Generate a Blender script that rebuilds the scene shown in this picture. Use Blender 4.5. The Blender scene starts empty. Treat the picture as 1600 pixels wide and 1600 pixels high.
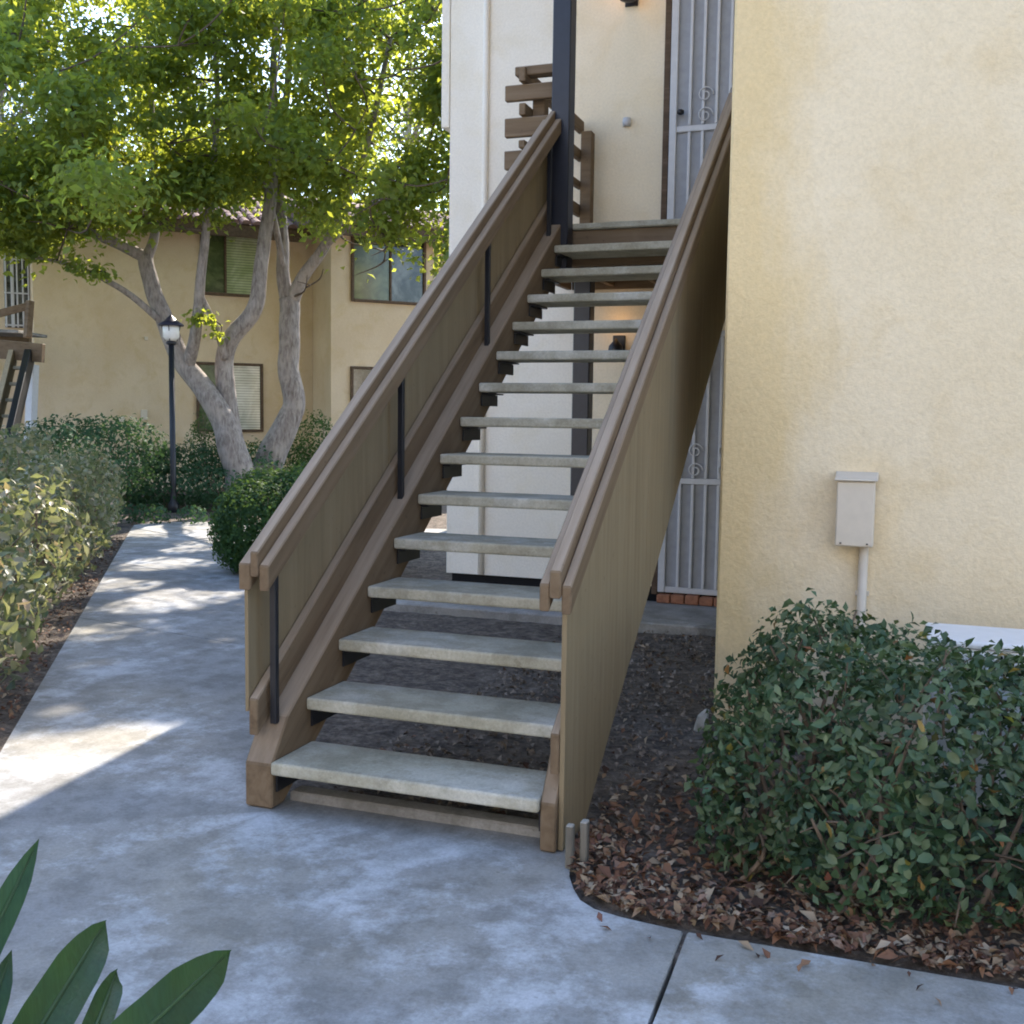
import bpy, bmesh, math, random
import numpy as np
from mathutils import Vector, Matrix, noise

scene = bpy.context.scene
COL = scene.collection
R = math.radians

# ------------------------------------------------------------------ camera, light, exposure
CAM = Vector((2.17772, -3.41827, 1.48650))
FW = Vector((-0.33741228, 0.93730158, -0.08728514))
RT = Vector((0.94040917, 0.33978026, 0.01341551))
UP = Vector((-0.04223214, 0.07755719, 0.99609303))
FPX = 1692.67
cam = bpy.data.cameras.new('camera')
cam.sensor_width = 36.0
cam.lens = FPX / 1600.0 * 36.0
cam.clip_start = 0.05
cam.clip_end = 2000
co = bpy.data.objects.new('camera', cam)
COL.objects.link(co)
co.matrix_world = Matrix(((RT.x, UP.x, -FW.x, CAM.x), (RT.y, UP.y, -FW.y, CAM.y), (RT.z, UP.z, -FW.z, CAM.z), (0, 0, 0, 1)))
scene.camera = co

SUN_AZ = R(-6.6)      # from +Y, positive towards +X
SUN_EL = R(42)
world = bpy.data.worlds.new('World')
scene.world = world
world.use_nodes = True
wn = world.node_tree
for n in list(wn.nodes):
    wn.nodes.remove(n)
sky = wn.nodes.new('ShaderNodeTexSky')
sky.sky_type = 'NISHITA'
sky.sun_disc = False
sky.sun_elevation = SUN_EL
sky.sun_rotation = SUN_AZ
sky.air_density = 1.0
sky.dust_density = 0.8
sky.ozone_density = 2.0
bg = wn.nodes.new('ShaderNodeBackground')
bg.inputs['Strength'].default_value = 0.15
wo = wn.nodes.new('ShaderNodeOutputWorld')
wn.links.new(sky.outputs[0], bg.inputs['Color'])
wn.links.new(bg.outputs[0], wo.inputs['Surface'])
sun = bpy.data.lights.new('sun', 'SUN')
sun.energy = 3.5
sun.angle = R(0.5)
sun.color = (1.0, 0.90, 0.77)
so = bpy.data.objects.new('sun', sun)
COL.objects.link(so)
d_to_sun = Vector((math.sin(SUN_AZ) * math.cos(SUN_EL), math.cos(SUN_AZ) * math.cos(SUN_EL), math.sin(SUN_EL)))
so.rotation_euler = d_to_sun.to_track_quat('Z', 'Y').to_euler()
so.location = (0, 0, 30)
vs = scene.view_settings
vs.view_transform = 'Standard'
vs.look = 'None'
vs.gamma = 1
vs.use_curve_mapping = False
vs.exposure = 1.91
scene.render.engine = 'CYCLES'
scene.cycles.use_denoising = True
scene.cycles.max_bounces = 7
scene.cycles.diffuse_bounces = 5
scene.cycles.transmission_bounces = 5
scene.cycles.transparent_max_bounces = 6
scene.cycles.pixel_filter_type = 'BLACKMAN_HARRIS'
scene.cycles.filter_width = 1.9

rng = np.random.default_rng(7)
random.seed(7)


def px(u, v, d):
    """world point on the line of sight of photo pixel (u, v), d metres deep"""
    return CAM + (FW + RT * ((u - 800) / FPX) - UP * ((v - 800) / FPX)) * d


# ------------------------------------------------------------------ materials
def new_mat(name):
    m = bpy.data.materials.new(name)
    m.use_nodes = True
    nt = m.node_tree
    for n in list(nt.nodes):
        nt.nodes.remove(n)
    out = nt.nodes.new('ShaderNodeOutputMaterial')
    return m, nt, out


def N(nt, t, **k):
    n = nt.nodes.new(t)
    for a, b in k.items():
        if a in n.inputs:
            n.inputs[a].default_value = b
        else:
            setattr(n, a, b)
    return n


def ramp(nt, fac, stops):
    r = nt.nodes.new('ShaderNodeValToRGB')
    e = r.color_ramp.elements
    while len(e) < len(stops):
        e.new(0.5)
    for i, (p, c) in enumerate(stops):
        e[i].position = p
        e[i].color = (*c, 1) if len(c) == 3 else c
    nt.links.new(fac, r.inputs[0])
    return r


def mixc(nt, a, b, fac, mode='MIX'):
    m = nt.nodes.new('ShaderNodeMix')
    m.data_type = 'RGBA'
    m.blend_type = mode
    for key, val in ((0, fac), (6, a), (7, b)):
        if hasattr(val, 'links') or hasattr(val, 'is_linked'):
            nt.links.new(val, m.inputs[key])
        elif key == 0:
            m.inputs[0].default_value = val
        else:
            m.inputs[key].default_value = (*val, 1)
    return m.outputs[2]


def coords(nt, scale=(1, 1, 1), rot=(0, 0, 0)):
    g = nt.nodes.new('ShaderNodeNewGeometry')
    mp = nt.nodes.new('ShaderNodeMapping')
    mp.inputs['Rotation'].default_value = rot
    nt.links.new(g.outputs['Position'], mp.inputs[0])
    ms = nt.nodes.new('ShaderNodeMapping')
    ms.inputs['Scale'].default_value = scale
    nt.links.new(mp.outputs[0], ms.inputs[0])
    return ms.outputs[0]


def noise_n(nt, vec, scale, detail=5, rough=0.55, dist=0.0):
    n = nt.nodes.new('ShaderNodeTexNoise')
    n.inputs['Scale'].default_value = scale
    n.inputs['Detail'].default_value = detail
    n.inputs['Roughness'].default_value = rough
    n.inputs['Distortion'].default_value = dist
    nt.links.new(vec, n.inputs['Vector'])
    return n.outputs[0]


def finish(nt, out, col, rough=0.9, spec=0.3, bump=None, bstr=0.3, bdist=0.01, metal=0.0):
    p = nt.nodes.new('ShaderNodeBsdfPrincipled')
    if hasattr(col, 'is_linked'):
        nt.links.new(col, p.inputs['Base Color'])
    else:
        p.inputs['Base Color'].default_value = (*col, 1)
    if hasattr(rough, 'is_linked'):
        nt.links.new(rough, p.inputs['Roughness'])
    else:
        p.inputs['Roughness'].default_value = rough
    p.inputs['Specular IOR Level'].default_value = spec
    p.inputs['Metallic'].default_value = metal
    if bump is not None:
        b = nt.nodes.new('ShaderNodeBump')
        b.inputs['Strength'].default_value = bstr
        b.inputs['Distance'].default_value = bdist
        nt.links.new(bump, b.inputs['Height'])
        nt.links.new(b.outputs[0], p.inputs['Normal'])
    nt.links.new(p.outputs[0], out.inputs[0])
    return p


def stucco(name, c1, c2, c3, bs=0.5, stain=None):
    m, nt, out = new_mat(name)
    v = coords(nt)
    big = ramp(nt, noise_n(nt, v, 1.1, 4), [(0.38, c1), (0.62, c2)]).outputs[0]
    patch = ramp(nt, noise_n(nt, v, 3.2, 6, 0.6, 0.4), [(0.5, (0, 0, 0)), (0.75, (1, 1, 1))]).outputs[0]
    col = mixc(nt, big, c3, patch)
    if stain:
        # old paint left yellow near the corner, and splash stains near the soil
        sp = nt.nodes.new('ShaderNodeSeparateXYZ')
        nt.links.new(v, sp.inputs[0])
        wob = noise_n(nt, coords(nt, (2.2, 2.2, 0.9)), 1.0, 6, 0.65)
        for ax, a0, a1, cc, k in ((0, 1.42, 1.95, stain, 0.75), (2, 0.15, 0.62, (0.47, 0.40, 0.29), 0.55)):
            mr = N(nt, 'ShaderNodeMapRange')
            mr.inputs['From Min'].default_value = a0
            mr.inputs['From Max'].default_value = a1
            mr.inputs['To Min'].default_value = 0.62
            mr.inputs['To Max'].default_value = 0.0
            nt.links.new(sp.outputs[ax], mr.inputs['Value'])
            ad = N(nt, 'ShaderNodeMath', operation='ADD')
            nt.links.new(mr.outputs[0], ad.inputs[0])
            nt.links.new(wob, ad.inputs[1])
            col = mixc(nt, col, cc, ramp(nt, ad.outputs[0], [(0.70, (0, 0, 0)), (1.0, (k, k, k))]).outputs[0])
        crack = nt.nodes.new('ShaderNodeTexVoronoi')
        crack.feature = 'DISTANCE_TO_EDGE'
        crack.inputs['Scale'].default_value = 0.55
        wv = nt.nodes.new('ShaderNodeVectorMath')
        wv.operation = 'ADD'
        nz = nt.nodes.new('ShaderNodeTexNoise')
        nz.inputs['Scale'].default_value = 2.5
        nz.inputs['Detail'].default_value = 6
        nt.links.new(v, nz.inputs['Vector'])
        nt.links.new(v, wv.inputs[0])
        nt.links.new(nz.outputs['Color'], wv.inputs[1])
        nt.links.new(wv.outputs[0], crack.inputs['Vector'])
        ck = ramp(nt, crack.outputs['Distance'], [(0.0, (0.82, 0.80, 0.76)), (0.0035, (1, 1, 1))]).outputs[0]
        col = mixc(nt, col, ck, 0.25, 'MULTIPLY')
    fine = noise_n(nt, v, 55, 6, 0.65)
    col = mixc(nt, col, (1.12, 1.12, 1.12), ramp(nt, fine, [(0.35, (0, 0, 0)), (0.7, (1, 1, 1))]).outputs[0], 'MULTIPLY')
    trowel = noise_n(nt, v, 14, 4, 0.5, 0.6)
    add = N(nt, 'ShaderNodeMath', operation='ADD')
    nt.links.new(fine, add.inputs[0])
    nt.links.new(trowel, add.inputs[1])
    finish(nt, out, col, 0.95, 0.15, add.outputs[0], bs, 0.012)
    return m


def wood(name, rot, base, dark, light, along=1):
    """painted timber, grain running along the (rotated) axis `along`"""
    m, nt, out = new_mat(name)
    sc = [22, 22, 22]
    sc[along] = 1.3
    v = coords(nt, tuple(sc), rot)
    v0 = coords(nt)
    grain = noise_n(nt, v, 1.0, 6, 0.62, 0.3)
    streak = ramp(nt, grain, [(0.3, dark), (0.5, base), (0.72, light)]).outputs[0]
    wear = ramp(nt, noise_n(nt, v0, 5, 7, 0.65), [(0.56, (0, 0, 0)), (0.85, (0.8, 0.8, 0.8))]).outputs[0]
    col = mixc(nt, streak, light, wear)
    spots = ramp(nt, noise_n(nt, v0, 26, 3), [(0.66, (0, 0, 0)), (0.72, (1, 1, 1))]).outputs[0]
    col = mixc(nt, col, dark, spots)
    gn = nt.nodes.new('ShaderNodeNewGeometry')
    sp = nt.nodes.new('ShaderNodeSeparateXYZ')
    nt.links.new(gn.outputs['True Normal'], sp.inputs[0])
    top = ramp(nt, sp.outputs[2], [(0.45, (0, 0, 0)), (0.75, (1, 1, 1))]).outputs[0]  # skylight on upward faces, painted into the colour as paler tops
    lit_noise = ramp(nt, noise_n(nt, v, 1.6, 6, 0.65), [(0.3, (0.55,) * 3), (0.6, (1, 1, 1))]).outputs[0]
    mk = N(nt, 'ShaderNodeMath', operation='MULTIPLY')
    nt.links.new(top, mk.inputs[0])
    nt.links.new(lit_noise, mk.inputs[1])
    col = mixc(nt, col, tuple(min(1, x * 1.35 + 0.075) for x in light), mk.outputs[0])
    finish(nt, out, col, 0.72, 0.3, grain, 0.35, 0.004)
    return m


def flat(name, c, rough=0.6, spec=0.4, metal=0.0, var=0.15, scale=18, bstr=0.1):
    m, nt, out = new_mat(name)
    v = coords(nt)
    n = noise_n(nt, v, scale, 5)
    lo = tuple(x * (1 - var) for x in c)
    hi = tuple(min(1, x * (1 + var)) for x in c)
    col = ramp(nt, n, [(0.3, lo), (0.7, hi)]).outputs[0]
    finish(nt, out, col, rough, spec, n, bstr, 0.003, metal)
    return m


def leafy(name, cols, trans, tfac=0.35, rough=0.45, spec=0.35, tint_scale=0.8, tint=(0.8, 1.25)):
    """leaf stock: colour per leaf plus slow drift through the crown, light passes through"""
    m, nt, out = new_mat(name)
    g = nt.nodes.new('ShaderNodeNewGeometry')
    oi = nt.nodes.new('ShaderNodeObjectInfo')
    add = N(nt, 'ShaderNodeMath', operation='ADD')
    nt.links.new(g.outputs['Random Per Island'], add.inputs[0])
    nt.links.new(oi.outputs['Random'], add.inputs[1])
    fr = N(nt, 'ShaderNodeMath', operation='FRACT')
    nt.links.new(add.outputs[0], fr.inputs[0])
    n = len(cols)
    r = ramp(nt, fr.outputs[0], [(i / max(1, n - 1) * 0.98, c) for i, c in enumerate(cols)])
    v = coords(nt)
    drift = ramp(nt, noise_n(nt, v, tint_scale, 2), [(0.35, (tint[0],) * 3), (0.65, (tint[1],) * 3)]).outputs[0]
    col = mixc(nt, r.outputs[0], drift, 1.0, 'MULTIPLY')
    p = finish(nt, out, col, rough, spec)
    t = nt.nodes.new('ShaderNodeBsdfTranslucent')
    tc = mixc(nt, col, trans, 0.72)
    nt.links.new(tc, t.inputs[0])
    ms = nt.nodes.new('ShaderNodeMixShader')
    ms.inputs[0].default_value = tfac
    nt.links.new(p.outputs[0], ms.inputs[1])
    nt.links.new(t.outputs[0], ms.inputs[2])
    nt.links.new(ms.outputs[0], out.inputs[0])
    return m


def concrete(name, base, stain, scuff, bstr=0.25, lo=0.52, warm=(0.36, 0.335, 0.285)):
    """weathered concrete: slow drift, grimy and worn pale blotches, grit"""
    m, nt, out = new_mat(name)
    v = coords(nt)
    a = ramp(nt, noise_n(nt, v, 0.9, 5, 0.62), [(0.36, stain), (0.62, base)]).outputs[0]
    a = mixc(nt, a, warm, ramp(nt, noise_n(nt, v, 0.7, 6, 0.6), [(0.46, (0, 0, 0)), (0.66, (0.8, 0.8, 0.8))]).outputs[0])
    blot = ramp(nt, noise_n(nt, v, 2.1, 10, 0.72), [(lo - 0.01, (0, 0, 0)), (lo + 0.09, (1, 1, 1))]).outputs[0]
    gate = ramp(nt, noise_n(nt, v, 0.85, 3), [(0.38, (0.05, 0.05, 0.05)), (0.54, (0.85, 0.85, 0.85))]).outputs[0]
    mk = N(nt, 'ShaderNodeMath', operation='MULTIPLY')
    nt.links.new(blot, mk.inputs[0])
    nt.links.new(gate, mk.inputs[1])
    col = mixc(nt, a, scuff, mk.outputs[0])
    grime = ramp(nt, noise_n(nt, v, 5.5, 9, 0.7), [(0.42, (0.74, 0.73, 0.70)), (0.56, (1, 1, 1))]).outputs[0]
    col = mixc(nt, col, grime, 0.9, 'MULTIPLY')
    fine = noise_n(nt, v, 75, 7, 0.8)
    col = mixc(nt, col, ramp(nt, fine, [(0.3, (0.78,) * 3), (0.7, (1.18,) * 3)]).outputs[0], 1.0, 'MULTIPLY')
    spot = ramp(nt, noise_n(nt, v, 22, 4, 0.6), [(0.67, (1, 1, 1)), (0.73, (0.62, 0.60, 0.56))]).outputs[0]
    col = mixc(nt, col, spot, 0.8, 'MULTIPLY')
    add = N(nt, 'ShaderNodeMath', operation='ADD')
    nt.links.new(fine, add.inputs[0])
    nt.links.new(noise_n(nt, v, 9, 5), add.inputs[1])
    finish(nt, out, col, 0.92, 0.22, add.outputs[0], bstr, 0.004)
    return m


M = {}
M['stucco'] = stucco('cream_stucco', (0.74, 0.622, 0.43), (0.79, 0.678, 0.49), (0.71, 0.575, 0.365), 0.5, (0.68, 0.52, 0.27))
M['stucco_entry'] = stucco('pale_stucco', (0.78, 0.72, 0.62), (0.82, 0.765, 0.67), (0.76, 0.69, 0.56), 0.3)
M['stucco_warm_lit'] = stucco('warm_lit_stucco', (0.78, 0.67, 0.50), (0.82, 0.715, 0.55), (0.75, 0.63, 0.44), 0.3)  # entry stucco with the warm bounce light in its colour
M['stucco_grey'] = stucco('pale_grey_stucco', (0.44, 0.435, 0.42), (0.47, 0.465, 0.45), (0.42, 0.41, 0.39), 0.3)
M['stucco_far'] = stucco('tan_stucco', (0.60, 0.475, 0.325), (0.65, 0.53, 0.38), (0.57, 0.44, 0.27), 0.4)
SL = math.atan2(0.185, 0.2585)
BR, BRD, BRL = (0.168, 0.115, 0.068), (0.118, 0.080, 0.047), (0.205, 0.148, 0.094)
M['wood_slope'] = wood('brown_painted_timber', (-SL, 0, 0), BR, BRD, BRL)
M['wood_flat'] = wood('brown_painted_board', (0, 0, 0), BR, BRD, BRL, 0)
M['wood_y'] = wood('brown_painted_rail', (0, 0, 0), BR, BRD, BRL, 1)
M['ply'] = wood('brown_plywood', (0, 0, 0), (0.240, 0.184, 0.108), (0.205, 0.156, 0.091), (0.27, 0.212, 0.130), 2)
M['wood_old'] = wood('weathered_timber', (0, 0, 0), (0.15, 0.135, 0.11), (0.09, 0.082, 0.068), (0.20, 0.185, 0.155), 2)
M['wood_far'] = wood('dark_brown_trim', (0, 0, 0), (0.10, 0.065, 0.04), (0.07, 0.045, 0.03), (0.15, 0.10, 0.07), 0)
M['tread'] = concrete('tread_concrete', (0.50, 0.475, 0.39), (0.38, 0.36, 0.28), (0.58, 0.565, 0.50), 0.3, 0.5, (0.46, 0.42, 0.32))
M['path'] = concrete('path_concrete', (0.33, 0.332, 0.332), (0.235, 0.232, 0.226), (0.50, 0.515, 0.53), 0.25, 0.50, (0.315, 0.295, 0.25))
M['slab'] = concrete('entry_concrete', (0.33, 0.32, 0.31), (0.22, 0.21, 0.20), (0.42, 0.41, 0.40))
M['black'] = flat('black_iron', (0.012, 0.013, 0.018), 0.45, 0.5)
M['post'] = flat('black_painted_post', (0.014, 0.016, 0.026), 0.4, 0.5)
M['white_metal'] = flat('white_painted_steel', (0.56, 0.56, 0.58), 0.4, 0.5, 0, 0.05)
M['mesh_door'] = flat('grey_door_panel', (0.34, 0.35, 0.38), 0.6, 0.4, 0, 0.08)
M['ac'] = flat('white_cabinet_paint', (0.78, 0.80, 0.82), 0.4, 0.5, 0, 0.04)
M['dark'] = flat('dark_opening', (0.012, 0.012, 0.013), 0.8, 0.2)
M['box'] = flat('beige_box_paint', (0.64, 0.57, 0.47), 0.5, 0.4, 0, 0.04)
M['brick'] = flat('red_brick', (0.33, 0.15, 0.09), 0.9, 0.2, 0, 0.25, 30, 0.5)
M['tile'] = flat('clay_tile', (0.20, 0.13, 0.12), 0.85, 0.2, 0, 0.3, 6)
M['bark'] = None
M['white_glass'] = flat('frosted_glass', (0.75, 0.74, 0.70), 0.25, 0.5, 0, 0.05)
M['lamp_cap'] = flat('dark_blue_cap', (0.02, 0.018, 0.04), 0.45, 0.5)
M['stone'] = flat('pale_stone', (0.36, 0.35, 0.32), 0.9, 0.2, 0, 0.3)


def make_bark():
    m, nt, out = new_mat('grey_bark')
    v = coords(nt, (1, 1, 0.22))
    n = noise_n(nt, v, 24, 6, 0.65, 0.5)
    p = noise_n(nt, coords(nt), 4, 4)
    a = ramp(nt, n, [(0.3, (0.13, 0.105, 0.09)), (0.55, (0.30, 0.265, 0.24)), (0.75, (0.42, 0.38, 0.35))]).outputs[0]
    col = mixc(nt, a, (0.40, 0.35, 0.30), ramp(nt, p, [(0.5, (0, 0, 0)), (0.65, (0.6,) * 3)]).outputs[0])
    finish(nt, out, col, 0.9, 0.2, n, 0.6, 0.02)
    return m


def make_soil():
    m, nt, out = new_mat('dark_soil')
    v = coords(nt)
    n = noise_n(nt, v, 30, 8, 0.7)
    b = noise_n(nt, v, 9, 6, 0.7)
    a = ramp(nt, n, [(0.32, (0.075, 0.062, 0.052)), (0.55, (0.16, 0.137, 0.118)), (0.75, (0.27, 0.235, 0.205))]).outputs[0]
    col = mixc(nt, a, ramp(nt, b, [(0.36, (0.6, 0.6, 0.61)), (0.64, (1.4, 1.36, 1.32))]).outputs[0], 1.0, 'MULTIPLY')
    finish(nt, out, col, 0.95, 0.1, n, 0.9, 0.03)
    return m


def make_litter():
    m, nt, out = new_mat('dry_leaves')
    g = nt.nodes.new('ShaderNodeNewGeometry')
    r = ramp(nt, g.outputs['Random Per Island'], [(0.0, (0.05, 0.028, 0.020)), (0.25, (0.14, 0.068, 0.042)), (0.5, (0.22, 0.115, 0.065)),
                                                  (0.72, (0.26, 0.19, 0.12)), (0.88, (0.36, 0.29, 0.21)), (1.0, (0.17, 0.075, 0.055))])
    finish(nt, out, r.outputs[0], 0.8, 0.25)
    return m


def make_pane(name, c1, c2, vertical=False):
    """window glass with blinds and a blurred reflection seen in it"""
    m, nt, out = new_mat(name)
    n = noise_n(nt, coords(nt, (1, 1, 1)), 2.2, 5, 0.6, 0.8)
    col = ramp(nt, n, [(0.4, c1), (0.62, c2)]).outputs[0]
    if vertical:
        w = nt.nodes.new('ShaderNodeTexWave')
        w.bands_direction = 'Z'
        w.inputs['Scale'].default_value = 6.0
        w.inputs['Distortion'].default_value = 0.3
        nt.links.new(coords(nt), w.inputs['Vector'])
        col = mixc(nt, col, ramp(nt, w.outputs[0], [(0.1, (0.62,) * 3), (0.5, (1.05,) * 3)]).outputs[0], 1.0, 'MULTIPLY')
    p = finish(nt, out, col, 0.12, 0.6)
    return m


M['bark'] = make_bark()
M['soil'] = make_soil()
M['litter'] = make_litter()
M['crumb'] = flat('soil_crumb', (0.21, 0.175, 0.145), 0.95, 0.1, 0, 0.6, 40)
M['pane_blind'] = make_pane('pane_over_blind', (0.30, 0.36, 0.20), (0.46, 0.50, 0.34), True)
M['pane_white'] = make_pane('pane_over_white_blind', (0.42, 0.44, 0.38), (0.58, 0.60, 0.55), True)
M['pane_dark'] = make_pane('dark_pane', (0.02, 0.022, 0.025), (0.16, 0.17, 0.17))
M['pane_green'] = make_pane('green_tinted_pane', (0.05, 0.07, 0.03), (0.14, 0.17, 0.08))
M['leaf_tree'] = leafy('tree_leaf', [(0.048, 0.098, 0.048), (0.075, 0.145, 0.058), (0.125, 0.190, 0.060), (0.058, 0.122, 0.068)],
                       (0.66, 0.70, 0.05), 0.54, 0.6, 0.15, 0.5, (0.75, 1.3))
M['leaf_far'] = leafy('far_tree_leaf', [(0.08, 0.10, 0.075), (0.11, 0.13, 0.10), (0.10, 0.13, 0.07)], (0.32, 0.36, 0.14), 0.35)
M['leaf_bush'] = leafy('bush_leaf', [(0.022, 0.048, 0.024), (0.046, 0.090, 0.044), (0.090, 0.138, 0.068), (0.034, 0.074, 0.040), (0.135, 0.17, 0.085), (0.058, 0.108, 0.060)],
                       (0.12, 0.24, 0.05), 0.2, 0.42, 0.32, 3.0, (0.7, 1.35))
M['leaf_bush_odd'] = leafy('bush_leaf_turning', [(0.22, 0.26, 0.05), (0.26, 0.075, 0.035), (0.14, 0.17, 0.05), (0.18, 0.06, 0.03)], (0.3, 0.25, 0.05), 0.2, 0.4)
M['leaf_pale'] = leafy('shrub_leaf', [(0.045, 0.085, 0.04), (0.085, 0.125, 0.06), (0.24, 0.225, 0.155), (0.055, 0.10, 0.045), (0.33, 0.29, 0.21), (0.07, 0.11, 0.055)],
                       (0.42, 0.44, 0.14), 0.3, 0.45, 0.4, 1.2, (0.75, 1.3))
M['leaf_pale_new'] = leafy('shrub_leaf_new', [(0.42, 0.27, 0.19), (0.36, 0.32, 0.13), (0.50, 0.36, 0.30), (0.24, 0.25, 0.10)], (0.5, 0.42, 0.12), 0.3, 0.45, 0.4)
M['leaf_hedge'] = leafy('hedge_leaf', [(0.022, 0.060, 0.026), (0.036, 0.085, 0.034), (0.055, 0.115, 0.04)], (0.26, 0.40, 0.06), 0.28, 0.6, 0.15, 2.0)
M['leaf_dark'] = leafy('dark_hedge_leaf', [(0.028, 0.068, 0.036), (0.045, 0.10, 0.052), (0.065, 0.12, 0.062)], (0.12, 0.22, 0.05), 0.2, 0.65, 0.12, 1.0)
M['branch'] = flat('dark_branch', (0.11, 0.085, 0.065), 0.9, 0.2, 0, 0.3)
M['twig'] = flat('brown_twig', (0.17, 0.125, 0.09), 0.9, 0.2, 0, 0.3)


def make_bird():
    m, nt, out = new_mat('broad_leaf_blade')
    v = coords(nt, (1, 1, 1))
    n = noise_n(nt, v, 6, 4)
    oi = nt.nodes.new('ShaderNodeObjectInfo')
    a = ramp(nt, n, [(0.3, (0.012, 0.036, 0.020)), (0.7, (0.032, 0.075, 0.028))]).outputs[0]
    vein = noise_n(nt, coords(nt, (60, 60, 4), (0.5, 0.4, 0)), 3.0, 2)
    a = mixc(nt, a, ramp(nt, vein, [(0.35, (0.8,) * 3), (0.65, (1.25,) * 3)]).outputs[0], 1.0, 'MULTIPLY')
    p = finish(nt, out, a, 0.42, 0.4, vein, 0.25, 0.004)
    t = nt.nodes.new('ShaderNodeBsdfTranslucent')
    t.inputs[0].default_value = (0.09, 0.20, 0.02, 1)
    ms = nt.nodes.new('ShaderNodeMixShader')
    ms.inputs[0].default_value = 0.3
    nt.links.new(p.outputs[0], ms.inputs[1])
    nt.links.new(t.outputs[0], ms.inputs[2])
    nt.links.new(ms.outputs[0], out.inputs[0])
    return m


M['bird'] = make_bird()
M['rib'] = flat('leaf_midrib', (0.045, 0.085, 0.03), 0.5, 0.3)


# ------------------------------------------------------------------ object helpers
def tag(o, label=None, cat=None, group=None, kind=None):
    if label: o['label'] = label
    if cat: o['category'] = cat
    if group: o['group'] = group
    if kind: o['kind'] = kind
    return o


def thing(name, loc, label=None, cat=None, group=None, kind=None):
    o = bpy.data.objects.new(name, None)
    o.empty_display_size = 0.2
    COL.objects.link(o)
    o.location = loc
    return tag(o, label, cat, group, kind)


def world_loc(o):
    v = Vector(o.location)
    while o.parent:
        o = o.parent
        v += Vector(o.location)
    return v


def link(name, me, mat, parent=None, loc=None):
    """link a mesh given in world coordinates under parent (parents are never rotated)"""
    o = bpy.data.objects.new(name, me)
    COL.objects.link(o)
    if mat is not None and not me.materials:
        me.materials.append(mat)
    base = Vector((0, 0, 0))
    if parent is not None:
        o.parent = parent
        base = world_loc(parent)
    o.location = (Vector(loc) if loc is not None else Vector((0, 0, 0))) - base
    return o


def bm_mesh(bm, smooth=False):
    bmesh.ops.recalc_face_normals(bm, faces=bm.faces)
    me = bpy.data.meshes.new('m')
    bm.to_mesh(me)
    bm.free()
    if smooth:
        for p in me.polygons:
            p.use_smooth = True
    return me


def bev(bm, w, seg=1):
    if w > 0:
        bmesh.ops.bevel(bm, geom=list(bm.edges), offset=w, segments=seg, affect='EDGES', profile=0.6)


def box_me(x0, x1, y0, y1, z0, z1, b=0.004, seg=1):
    bm = bmesh.new()
    add_box(bm, x0, x1, y0, y1, z0, z1)
    bev(bm, b, seg)
    return bm_mesh(bm)


def add_box(bm, x0, x1, y0, y1, z0, z1, mtx=None):
    vs_ = [bm.verts.new((x, y, z)) for x in (x0, x1) for y in (y0, y1) for z in (z0, z1)]
    for f in ((0, 1, 3, 2), (4, 6, 7, 5), (0, 4, 5, 1), (2, 3, 7, 6), (0, 2, 6, 4), (1, 5, 7, 3)):
        bm.faces.new([vs_[i] for i in f])
    if mtx is not None:
        bmesh.ops.transform(bm, matrix=mtx, verts=vs_)
    return vs_


def box(name, parent, mat, x0, x1, y0, y1, z0, z1, b=0.004, seg=1):
    return link(name, box_me(x0, x1, y0, y1, z0, z1, b, seg), mat, parent)


def prism_yz(name, parent, mat, poly, x0, x1, b=0.004, seg=1):
    bm = bmesh.new()
    a = [bm.verts.new((x0, y, z)) for y, z in poly]
    c = [bm.verts.new((x1, y, z)) for y, z in poly]
    bm.faces.new(a)
    bm.faces.new(c[::-1])
    n = len(poly)
    for i in range(n):
        bm.faces.new((a[i], a[(i + 1) % n], c[(i + 1) % n], c[i]))
    bev(bm, b, seg)
    return link(name, bm_mesh(bm), mat, parent)


def prism_xy_me(poly, z0, z1, b=0.0):
    bm = bmesh.new()
    a = [bm.verts.new((x, y, z0)) for x, y in poly]
    c = [bm.verts.new((x, y, z1)) for x, y in poly]
    bm.faces.new(a[::-1])
    bm.faces.new(c)
    n = len(poly)
    for i in range(n):
        bm.faces.new((a[i], a[(i + 1) % n], c[(i + 1) % n], c[i]))
    bev(bm, b)
    return bm_mesh(bm)


def add_tube(bm, pts, rad, seg=8, caps=True):
    pts = [Vector(p) for p in pts]
    rings = []
    prev = None
    for i, p in enumerate(pts):
        t = (pts[min(i + 1, len(pts) - 1)] - pts[max(i - 1, 0)]).normalized()
        a = t.cross(Vector((0, 0, 1)) if abs(t.z) < 0.9 else Vector((1, 0, 0))).normalized() if prev is None else (prev - t * prev.dot(t)).normalized()
        prev = a
        b = t.cross(a)
        r = rad[i] if hasattr(rad, '__len__') else rad
        rings.append([bm.verts.new(p + (a * math.cos(2 * math.pi * k / seg) + b * math.sin(2 * math.pi * k / seg)) * r) for k in range(seg)])
    for i in range(len(rings) - 1):
        for k in range(seg):
            bm.faces.new((rings[i][k], rings[i][(k + 1) % seg], rings[i + 1][(k + 1) % seg], rings[i + 1][k]))
    if caps:
        bm.faces.new(rings[0][::-1])
        bm.faces.new(rings[-1])


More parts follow.
